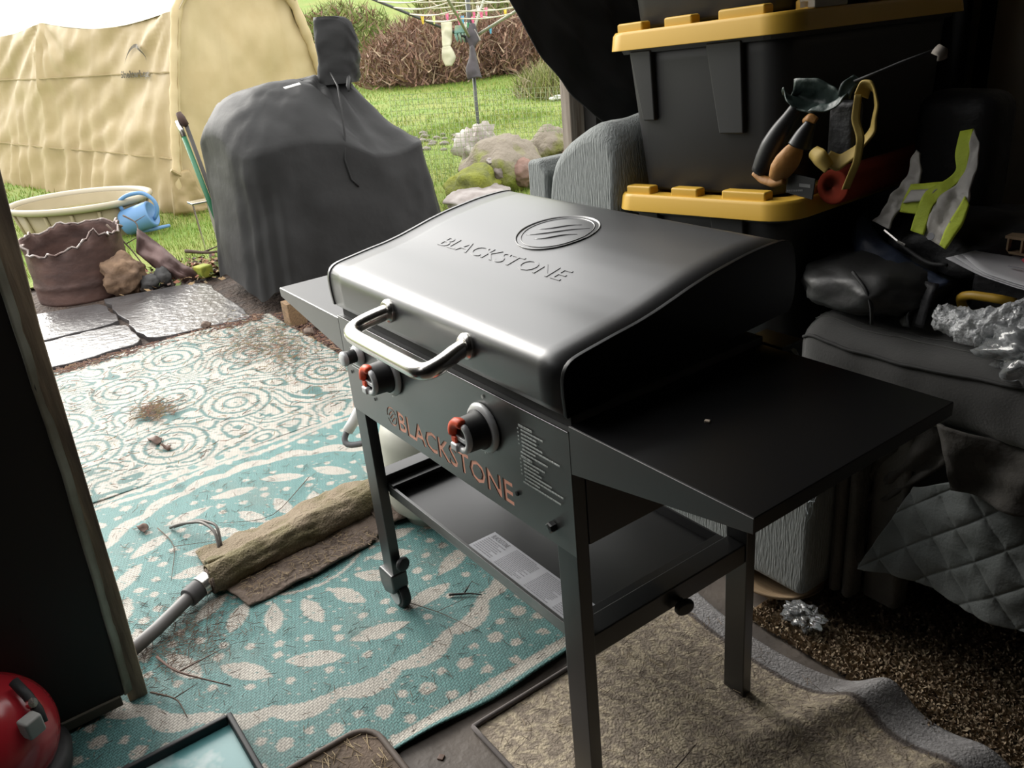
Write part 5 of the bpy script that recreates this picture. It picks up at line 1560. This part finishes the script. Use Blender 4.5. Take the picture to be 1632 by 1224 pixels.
o = blob('red_cloth', (1.165, 1.05, .962), (.06, .045, .024), mat('dark_red_cloth', (.20, .012, .025), .9), amp=.4, sc=2.5, seed=5, sub=3)
tag(o, 'crumpled dark red cloth lying on the white papers', 'cloth')
BUB = mat('bubble_wrap', (.8, .82, .84), .12, trans=.6, bump=.9, bscale=95, bdist=.008, spec=.7)
bw = thing('bubble_wrap', 'scrunched clear bubble wrap lying on the couch below the papers', 'bubble wrap', (1.12, .95, .8))
nu, nv = 90, 40
V = np.empty((nu, nv, 3))
AXB = resample(np.array([(.985, .945, .855), (1.02, .94, .842), (1.07, .935, .838), (1.11, .93, .850), (1.16, .945, .862), (1.22, .97, .865), (1.32, 1.0, .86)]), nu)
for i in range(nu):
    s = i / (nu - 1); R_b = (.022 + .034 * min(1, s * 1.6)) * min(1, (s * 14 + .12))
    for j in range(nv):
        th = 2 * math.pi * j / nv
        bub = .0045 * max(0, math.sin(i * 1.05) * math.sin(j * 1.25 + (i // 3) * 1.3)) 
        r = R_b * (1 + .35 * fbm((math.cos(th), math.sin(th), s * 6), 1.6)) + bub
        V[i, j] = (AXB[i, 0] + .3 * r * math.cos(th), AXB[i, 1] + r * math.cos(th), max(.812, AXB[i, 2] + r * math.sin(th)))
Fg = [(i * nv + j, i * nv + (j + 1) % nv, (i + 1) * nv + (j + 1) % nv, (i + 1) * nv + j) for i in range(nu - 1) for j in range(nv)]
fast('wrap_sheet', V.reshape(-1, 3), Fg, BUB, bw, smooth_=True)
o = blob('clear_bag', (1.205, .905, .825), (.085, .055, .055), PLAST, amp=.5, sc=2.2, seed=9, crag=True, sub=4)
tag(o, 'clear plastic bag slumped over the couch cushion edge, far right', 'bag')

# ------------------------------------------------------------------ stacked storage totes
TX = Vector((.997, .065, .051)).normalized(); TZ = Vector((-.052, .012, .999)); TYv = TZ.cross(TX).normalized(); TZ = TX.cross(TYv).normalized()
TORG = Vector((.122, .793, .998))
YLID = mat('yellow_lid_plastic', (.66, .40, .055), .42, spec=.4)
TOTE = mat('black_tote_plastic', (.030, .030, .031), .5, bump=.05, bscale=200, spec=.4, bdist=.002)
TWid, TDep, TH_ = .565, .845, .404


def tp(x, y, z): return TORG + TX * x + TYv * y + TZ * z


def rrect(x0, x1, y0, y1, r, n=6):
    P = []
    for (cx_, cy_, a0) in ((x1 - r, y1 - r, 0), (x0 + r, y1 - r, math.pi / 2), (x0 + r, y0 + r, math.pi), (x1 - r, y0 + r, 1.5 * math.pi)):
        for t in np.linspace(0, math.pi / 2, n): P.append((cx_ + r * math.cos(a0 + t), cy_ + r * math.sin(a0 + t)))
    return P


def loft(rings, cap0=True, cap1=True):
    mb = MB(); n = len(rings[0]); V = [p for r in rings for p in r]
    F = [(i * n + j, i * n + (j + 1) % n, (i + 1) * n + (j + 1) % n, (i + 1) * n + j) for i in range(len(rings) - 1) for j in range(n)]
    if cap0: F.append(tuple(range(n))[::-1])
    if cap1: F.append(tuple(range((len(rings) - 1) * n, len(rings) * n)))
    return mb.add(V, F)


def tote(zb, label, lid_=True, hgt_=TH_, dx=0.0, dy=0.0):
    """zb: height of the tote's foot along the stack axis from the lower lid's underside"""
    t = thing('storage_tote', label, 'tote', tuple(tp(.28 + dx, .42 + dy, zb)))
    i1 = .035; i0 = .062
    def ring(z, ins, r): return [tp(p[0] + dx, p[1] + dy, zb + z) for p in rrect(ins, TWid - ins, ins, TDep - ins, r)]
    body_top = hgt_ - .048
    loft([ring(0, i0 + .006, .05), ring(.008, i0, .055), ring(body_top * .9, i1 + .004, .06), ring(body_top + .015, i1, .06)]).build('body', TOTE, t, sm=False, bev=0)
    bo = [c for c in t.children if c.name.startswith('body')][0]; 
    for p in bo.data.polygons: p.use_smooth = len(p.vertices) == 4
    # under-rim flange
    loft([ring(body_top - .010, i1 + .008, .06), ring(body_top - .010, .026, .06), ring(body_top, .022, .06), ring(body_top, i1, .06)], False, False).build('rim_flange', TOTE, t)
    # tapered buttress ribs on the end face and long side
    def rib(x0, x1, tall):
        q0 = body_top - .004; q1 = body_top - tall
        def yy(z): return i0 + (i1 + .004 - i0) * (z / (body_top * .9))
        a = .016
        V = [tp(x0 + dx, yy(q0) - a + dy, zb + q0), tp(x1 + dx, yy(q0) - a + dy, zb + q0), tp(x1 - .008 + dx, yy(q1) - a * .9 + dy, zb + q1), tp(x0 + .022 + dx, yy(q1) - a * .9 + dy, zb + q1),
             tp(x0 + dx, yy(q0) + .01 + dy, zb + q0), tp(x1 + dx, yy(q0) + .01 + dy, zb + q0), tp(x1 - .008 + dx, yy(q1) + .01 + dy, zb + q1), tp(x0 + .022 + dx, yy(q1) + .01 + dy, zb + q1)]
        MB().add(V, [(0, 1, 2, 3), (7, 6, 5, 4), (0, 4, 5, 1), (1, 5, 6, 2), (2, 6, 7, 3), (3, 7, 4, 0)]).build('buttress_rib', TOTE, t, bev=.004)
    rib(.085, .155, .175); rib(.325, .425, .21)
    # yellow lid
    if lid_:
        L = loft([ring(body_top, .006, .075), ring(body_top, .0, .075), ring(body_top + .036, .004, .075), ring(body_top + .044, .010, .07), ring(body_top + .044, .055, .05), ring(body_top + .036, .058, .05)], True, True)
        lo = L.build('lid', YLID, t, bev=.0015)
        def tab(x0, x1, y0, y1):
            MB().add([tp(x + dx, y + dy, zb + body_top + z) for z in (.036, .064) for (x, y) in ((x0, y0), (x1, y0), (x1, y1), (x0, y1))], [(0, 3, 2, 1), (4, 5, 6, 7), (0, 1, 5, 4), (1, 2, 6, 5), (2, 3, 7, 6), (3, 0, 4, 7)]).build('lid_lug', YLID, lo, bev=.005)
        tab(.050, .135, .018, .052); tab(.205, .29, .018, .052); tab(.365, .49, .018, .052)
        tab(TWid - .055, TWid - .018, .10, .24); tab(TWid - .055, TWid - .018, .40, .55)
    return t


tote(-.356, 'bottom black tote with yellow lid, body hidden behind the griddle lid')
tote(.048, 'middle black tote with yellow lid at the top of the picture')
tote(.452, 'topmost black tote standing on the upper yellow lid, cut off by frame')
tl = patch('shipping_label', [tuple(tp(.215, .050, .545)), tuple(tp(.285, .050, .545))], [tuple(tp(.215, .046, .62)), tuple(tp(.285, .046, .62))], mat('green_white_label', (.45, .5, .4), .6, col2=(.2, .4, .2), scale=60), nu=6, nv=4, thick=.001)
tag(tl, 'small green and white label stuck on the topmost tote', 'label')
wbx = MB()
a = [tp(TWid - .045 + dx_, .10 + dy_, z_) for z_ in (.448, .50) for (dx_, dy_) in ((0, 0), (.04, 0), (.04, .13), (0, .13))]
wbx.add(a, [(0, 3, 2, 1), (4, 5, 6, 7), (0, 1, 5, 4), (1, 2, 6, 5), (2, 3, 7, 6), (3, 0, 4, 7)])
tag(wbx.build('white_box', mat('white_carton', (.4, .37, .32), .7), bev=.003), 'small white carton on the upper yellow lid beside the top tote', 'box')
# red foam noodle lying along the lower lid
RF = mat('red_foam', (.22, .030, .014), .9, spec=.2)
nd = thing('foam_noodle', 'red hollow foam tube lying on the lower yellow lid', 'foam tube', (.72, .9, 1.05))
A0 = Vector((.700, .965, 1.086)); A1 = Vector((.655, 1.55, 1.075))
MB().lathe([(.013, 0), (.038, 0), (.041, .004), (.041, .6), (.013, .6), (.013, 0)], A0, A1 - A0, 28).build('foam_body', RF, nd, sm=False, bev=.002)
MB().lathe([(0, .004), (.0125, .004)], A0, A1 - A0, 16).build('foam_hole', BLK_FLAT, nd)

# ------------------------------------------------------------------ work gear hanging in front of the totes
GB = mat('black_grip_rubber', (.014, .014, .015), .42)
GY = mat('orange_tan_leather', (.36, .165, .035), .6, col2=(.30, .135, .028), scale=14, bump=.2, bscale=60)
STRY = mat('yellow_webbing', (.34, .24, .05), .7, col2=(.26, .18, .035), scale=12)
GRNL = mat('dark_green_vinyl', (.028, .045, .04), .45, bump=.5, bscale=30)
ge = thing('work_harness', 'black and orange padded work gear with yellow straps beside the tote', 'work gear', (.77, .80, 1.1))
Y0 = .80


def padded(path, rs, m, nm, flat=.6):
    P = resample(np.array(path), 18); R = 1.0 * np.interp(np.linspace(0, 1, 18), np.linspace(0, 1, len(rs)), rs)
    return MB().tube([tuple(p) for p in P], [float(r) for r in R], 14, flat=flat).build(nm, m, ge, sm=True)


padded([(.728, .785, 1.290), (.722, .783, 1.280), (.700, .780, 1.250), (.678, .778, 1.212), (.657, .776, 1.168), (.646, .775, 1.148)], [.014, .017, .023, .027, .026, .021], GB, 'long_grip', .8)
padded([(.766, .780, 1.260), (.762, .779, 1.252), (.754, .777, 1.236), (.745, .775, 1.212)], [.011, .016, .021, .025], GB, 'short_grip', .8)
padded([(.750, .770, 1.222), (.742, .768, 1.210), (.728, .766, 1.188), (.706, .765, 1.158), (.694, .766, 1.142)], [.010, .021, .026, .025, .016], GY, 'orange_pad', .7)
padded([(.634, .768, 1.148), (.660, .766, 1.136), (.692, .766, 1.132), (.716, .768, 1.140)], [.007, .010, .012, .010], GY, 'orange_foot', .7)
padded([(.748, .782, 1.262), (.763, .780, 1.270), (.776, .783, 1.263)], [.007, .010, .008], GY, 'tan_collar', .7)
patch('green_flap', [(.700, .775, 1.330), (.709, .770, 1.303), (.735, .770, 1.287), (.766, .775, 1.280)], [(.707, .80, 1.337), (.765, .805, 1.340), (.807, .80, 1.326), (.822, .795, 1.311)], GRNL, ge, nu=22, nv=14, wr=.012, wsc=12, bulge=-.035, thick=.003)
patch('green_flap', [(.766, .772, 1.280), (.798, .770, 1.287), (.832, .775, 1.305)], [(.783, .785, 1.296), (.811, .785, 1.307), (.838, .79, 1.319)], GRNL, ge, nu=16, nv=8, wr=.010, wsc=14, thick=.003)
patch('green_flap', [(.819, .79, 1.313), (.823, .79, 1.337), (.843, .80, 1.350)], [(.842, .795, 1.305), (.846, .80, 1.325), (.858, .81, 1.339)], GRNL, ge, nu=12, nv=7, wr=.010, wsc=12, thick=.003)
patch('yellow_strap', [(.855, .79, 1.316), (.866, .79, 1.342), (.890, .79, 1.342), (.907, .79, 1.300), (.903, .79, 1.247), (.873, .785, 1.199), (.833, .78, 1.166), (.800, .775, 1.181)], [(.872, .81, 1.305), (.876, .81, 1.322), (.884, .81, 1.318), (.890, .81, 1.291), (.884, .81, 1.252), (.857, .805, 1.212), (.826, .80, 1.195), (.810, .79, 1.205)], STRY, ge, nu=60, nv=7, wr=.004, wsc=10, thick=.004)
patch('yellow_strap', [(.860, .782, 1.316), (.859, .778, 1.269), (.876, .776, 1.234), (.872, .774, 1.187), (.853, .772, 1.132)], [(.871, .79, 1.316), (.873, .785, 1.269), (.889, .784, 1.237), (.886, .782, 1.192), (.866, .78, 1.134)], STRY, ge, nu=30, nv=5, wr=.005, wsc=10, thick=.004)
patch('yellow_strap', [(.774, .772, 1.192), (.794, .765, 1.181), (.816, .770, 1.165)], [(.791, .772, 1.214), (.818, .762, 1.210), (.829, .772, 1.183)], STRY, ge, nu=18, nv=7, wr=.005, wsc=10, bulge=.008, thick=.005)
MB().box(.790, .852, .80, .835, 1.185, 1.300).build('black_pouch', BPK, ge, bev=.012, seg=3)
MB().box(.712, .780, .782, .786, 1.105, 1.150, Matrix.Rotation(.12, 3, 'Y')).build('hang_card', mat('black_card', (.012, .012, .013), .5), ge, bev=.001)
mb = MB()
for k_ in range(9): mb.box(.714 + k_ * .0045, .717 + k_ * .0045, .7812, .7818, 1.112 + k_ * .0006, 1.116 + k_ * .0006)
mb.box(.744, .772, .7812, .7818, 1.126, 1.133)
mb.build('card_print', mat('dim_print', (.2, .2, .2), .6), ge, kind='stuff')
MB().tube([(.845, .80, 1.338), (.88, .815, 1.352), (.92, .84, 1.37), (.97, .86, 1.388)], .003, 6).build('dark_strap', BLK_FLAT, ge, sm=True)
MB().tube([(.97, .86, 1.39), (.985, .86, 1.383), (.982, .865, 1.372)], .011, 8, flat=.5).build('webbing_end', mat('grey_webbing', (.17, .15, .13), .8), ge, sm=True)

# ------------------------------------------------------------------ curtain and dark hanging on the walls
CURT = mat('black_curtain', (.019, .019, .0195), .9, col2=(.015, .015, .015), scale=5, spec=.25)
E_ = [(-.25, .70, 1.70), (-.25, .765, 1.568), (-.25, .802, 1.50), (-.25, .871, 1.392), (-.25, .959, 1.284), (-.25, 1.055, 1.206), (-.25, 1.146, 1.151), (-.25, 1.241, 1.101), (-.25, 1.36, 1.06)]
E2 = [(-.30, 1.30, 2.05), (-.30, 1.36, 1.95), (-.30, 1.42, 1.85), (-.30, 1.5, 1.75), (-.30, 1.58, 1.65), (-.30, 1.66, 1.58), (-.30, 1.74, 1.5), (-.30, 1.82, 1.42), (-.30, 1.9, 1.35)]
nu, nv = 60, 70
A = resample(np.array(E_), nu); B_ = resample(np.array(E2), nu)
V = np.empty((nu, nv, 3))
for i in range(nu):
    for j in range(nv):
        t = j / (nv - 1); p = A[i] * (1 - t) + B_[i] * t
        p = p + np.array([.018 * math.sin(2 * math.pi * (t * 5.5 + .25)) * (.5 + .5 * t) + .02 * fbm((t * 4, i / nu * 2, 0), 1.5), 0, 0])
        V[i, j] = p
o = fast('black_curtain', V.reshape(-1, 3), grid_faces(nu, nv), CURT, smooth_=True)
o.modifiers.new('s', 'SOLIDIFY').thickness = .006
tag(o, 'black fabric curtain swept aside across the top of the opening', 'curtain')
nu, nv = 80, 12
V = np.empty((nu, nv, 3))
for i in range(nu):
    for j in range(nv):
        x = -.42 + .90 * i / (nu - 1); z = .1 + 2.2 * j / (nv - 1)
        V[i, j] = (x, 1.93 + .02 * math.sin(i * .55), z)
o = fast('dark_hanging', V.reshape(-1, 3), grid_faces(nu, nv), CURT, smooth_=True)
o.modifiers.new('s', 'SOLIDIFY').thickness = .006
tag(o, 'black cloth hanging over the back wall left of its beige part', 'cloth')

# ------------------------------------------------------------------ litter: needles, twigs, leaves
def needles(name, label, pts, m, L=(.012, .035), r=.0007, cols=None):
    n = len(pts); an = rng.uniform(0, np.pi, n); l = rng.uniform(*L, n)
    d = np.stack([np.cos(an) * l / 2, np.sin(an) * l / 2, rng.uniform(-.002, .003, n)], 1)
    s = np.stack([-np.sin(an), np.cos(an), 0 * an], 1) * r; up = np.array([0, 0, r * 1.6])
    V = np.stack([pts - d - s, pts - d + s, pts + d + s, pts + d - s, pts - d + up, pts + d + up], 1).reshape(-1, 3)
    b0 = np.arange(n)[:, None] * 6
    F = np.concatenate([b0 + np.array([[0, 3, 5, 4]]), b0 + np.array([[1, 4, 5, 2]])], 0)
    C = np.repeat(np.array(cols)[rng.integers(0, len(cols), n)], 6, 0)
    o = fast(name, V, F, m, kind='stuff', colors=C)
    return tag(o, label, 'needles')


NM = mat('needle', (.1, .06, .04), .8, attr='Col')
dk = [(.05, .03, .022), (.09, .05, .03), (.13, .085, .05)]
lt = [(.33, .25, .15), (.24, .17, .1), (.06, .04, .03), (.1, .07, .05)]
n = 900
P = np.stack([rng.uniform(-1.25, .48, n), rng.uniform(-.85, .45, n), np.full(n, .0085)], 1)
n2 = 700
P2_ = np.stack([rng.normal(-.25, .09, n2), rng.normal(-.52, .09, n2), np.full(n2, .009)], 1)
needles('pine_needles', 'dark pine needles scattered over the aqua mat', np.concatenate([P, P2_]), NM, cols=dk)
n = 700
P = np.stack([rng.uniform(-2.9, -1.28, n), rng.uniform(-.6, .74, n), np.full(n, .017)], 1)
q = 900
P3 = np.stack([rng.normal(-2.35, .28, q), rng.normal(.55, .12, q), np.full(q, .018)], 1); P3[:, 1] = np.minimum(P3[:, 1], .75)
P4 = np.stack([rng.normal(-1.95, .06, 300), rng.normal(-.16, .05, 300), np.full(300, .02)], 1)
needles('pine_needles', 'brown needle drifts on the pale scrollwork mat', np.concatenate([P, P3, P4]), NM, L=(.015, .05), r=.0013, cols=[(.1, .065, .04), (.17, .13, .05), (.2, .1, .06), (.07, .05, .035)])
n = 650
P = np.stack([rng.uniform(.57, 1.35, n), rng.uniform(-.06, .62, n), np.full(n, .0105)], 1)
vv = (P[:, 0] - ra[0]) * nv_[0] + (P[:, 1] - ra[1]) * nv_[1]; uu = (P[:, 0] - ra[0]) * dv[0] + (P[:, 1] - ra[1]) * dv[1]
P[:, 2] += .052 * np.exp(-(vv / .05) ** 2) * np.clip(uu / .55, 0, 1) ** 1.2 + .03 * np.exp(-((vv + .22) / .06) ** 2) * np.clip(uu / .5, 0, 1)
needles('pine_needles', 'pale dry needles scattered over the patterned rug', P, NM, L=(.010, .026), r=.0006, cols=lt)
n = 160
P = np.stack([rng.uniform(.40, .60, n), rng.uniform(-.5, -.28, n), np.full(n, .018)], 1)
needles('straw_bits', 'straw bits on the brown door mat', P, NM, L=(.015, .05), r=.0009, cols=[(.42, .33, .2), (.3, .22, .13)])
n = 500
P = np.stack([rng.uniform(-.42, -.28, n), rng.uniform(-.32, .12, n), np.full(n, .022)], 1)
needles('pine_needles', 'dry needles on the brown carpet flap', P, NM, L=(.012, .03), r=.0008, cols=lt)
n = 500
P = np.stack([rng.uniform(.40, .545, n), rng.uniform(-.25, .3, n), np.full(n, -.01)], 1)
P[:, 0] = rng.uniform(.525, .56, n)
n3 = 2200
P5 = np.stack([rng.uniform(-2.95, -2.84, n3), rng.uniform(-.6, .72, n3), rng.uniform(-.015, .012, n3)], 1)
P6 = np.stack([rng.uniform(-2.9, -1.6, 1800), rng.normal(.88, .1, 1800), rng.uniform(-.018, .0, 1800)], 1)
needles('needle_litter', 'reddish needle litter along the far edges of the pale mat', np.concatenate([P5, P6]), NM, L=(.02, .06), r=.002, cols=[(.15, .07, .045), (.1, .055, .04), (.2, .12, .07), (.08, .045, .04)])
# individual twigs
twig([(.10, .14, .012), (.14, .19, .014), (.165, .21, .012)], .004, 'short black twig on the aqua mat right of the caster', mat('black_twig', (.03, .025, .022), .8))
twig([(.02, .02, .012), (.15, .08, .012), (.30, .12, .012)], .0016, 'long thin twig lying beyond the caster toward the tray', TWIG)
twig([(-.85, .12, .012), (-.68, -.08, .012), (-.66, -.10, .012), (-.78, -.25, .012)], .0018, 'thin bent stem on the aqua mat behind the rolled carpet', TWIG, side=False)
twig([(-.22, -.60, .012), (-.10, -.58, .03), (.03, -.48, .014)], .004, 'brown branched twig in front of the conduit pipe end', mat('red_brown_twig', (.10, .055, .04), .8))
twig([(-.08, -.65, .02), (-.02, -.60, .012), (.06, -.60, .010)], .003, 'thin stem curling from the foot of the door edge board', TWIG)
twig([(-.9, -.42, .012), (-.75, -.40, .012), (-.55, -.47, .012)], .002, 'thin dark stem crossing the mat near the wire', TWIG)
twig([(.86, .10, .012), (.93, .145, .016), (1.0, .20, .02), (1.05, .235, .03)], .003, 'dark forked twig on the patterned rug in front of the ridge', mat('dark_rug_twig', (.05, .035, .025), .8))
LEAF = mat('brown_leaf', (.14, .08, .055), .6, col2=(.08, .05, .04), scale=20)
for (x, y, s, l) in ((-1.62, -.24, .045, 'larger curled brown leaf on the pale mat near the aqua border'), (-1.52, -.22, .03, 'small dark round leaf beside the larger brown one'), (-.93, -.46, .03, 'yellow-green leaf scrap at the edge of the door board')):
    patch('fallen_leaf', [(x - s, y - s * .4, .012), (x, y - s * .7, .03), (x + s, y - s * .1, .012)], [(x - s * .8, y + s * .3, .012), (x, y + s * .7, .018), (x + s * .9, y + s * .2, .016)], LEAF if s != .03 or x > -1 and False else LEAF, nu=10, nv=8, wr=.02, wsc=20, thick=.002)
    o = [q_ for q_ in COL.objects if q_.name.startswith('fallen_leaf')][-1]
    tag(o, l, 'leaf')
tag(MB().box(.56, .575, -.185, -.170, -.012, .0, Matrix.Rotation(.6, 3, 'Z')).build('bark_scrap', LEAF, bev=.002), 'small dark bark scrap on bare concrete near the rug corner', 'bark')
WET = mat('wet_concrete', (.03, .028, .027), .08, col2=(.05, .045, .04), scale=20, spec=.7)
pts = [(.60 + .075 * math.cos(t) * (1 + .3 * math.sin(3 * t)), -.205 + .05 * math.sin(t) * (1 + .25 * math.cos(2 * t)), -.0105) for t in np.linspace(0, 2 * math.pi, 28)[:-1]]
tag(MB().add(pts, [tuple(range(27))]).build('puddle', WET), 'small dark puddle on the concrete beside the aqua mat corner', 'puddle')
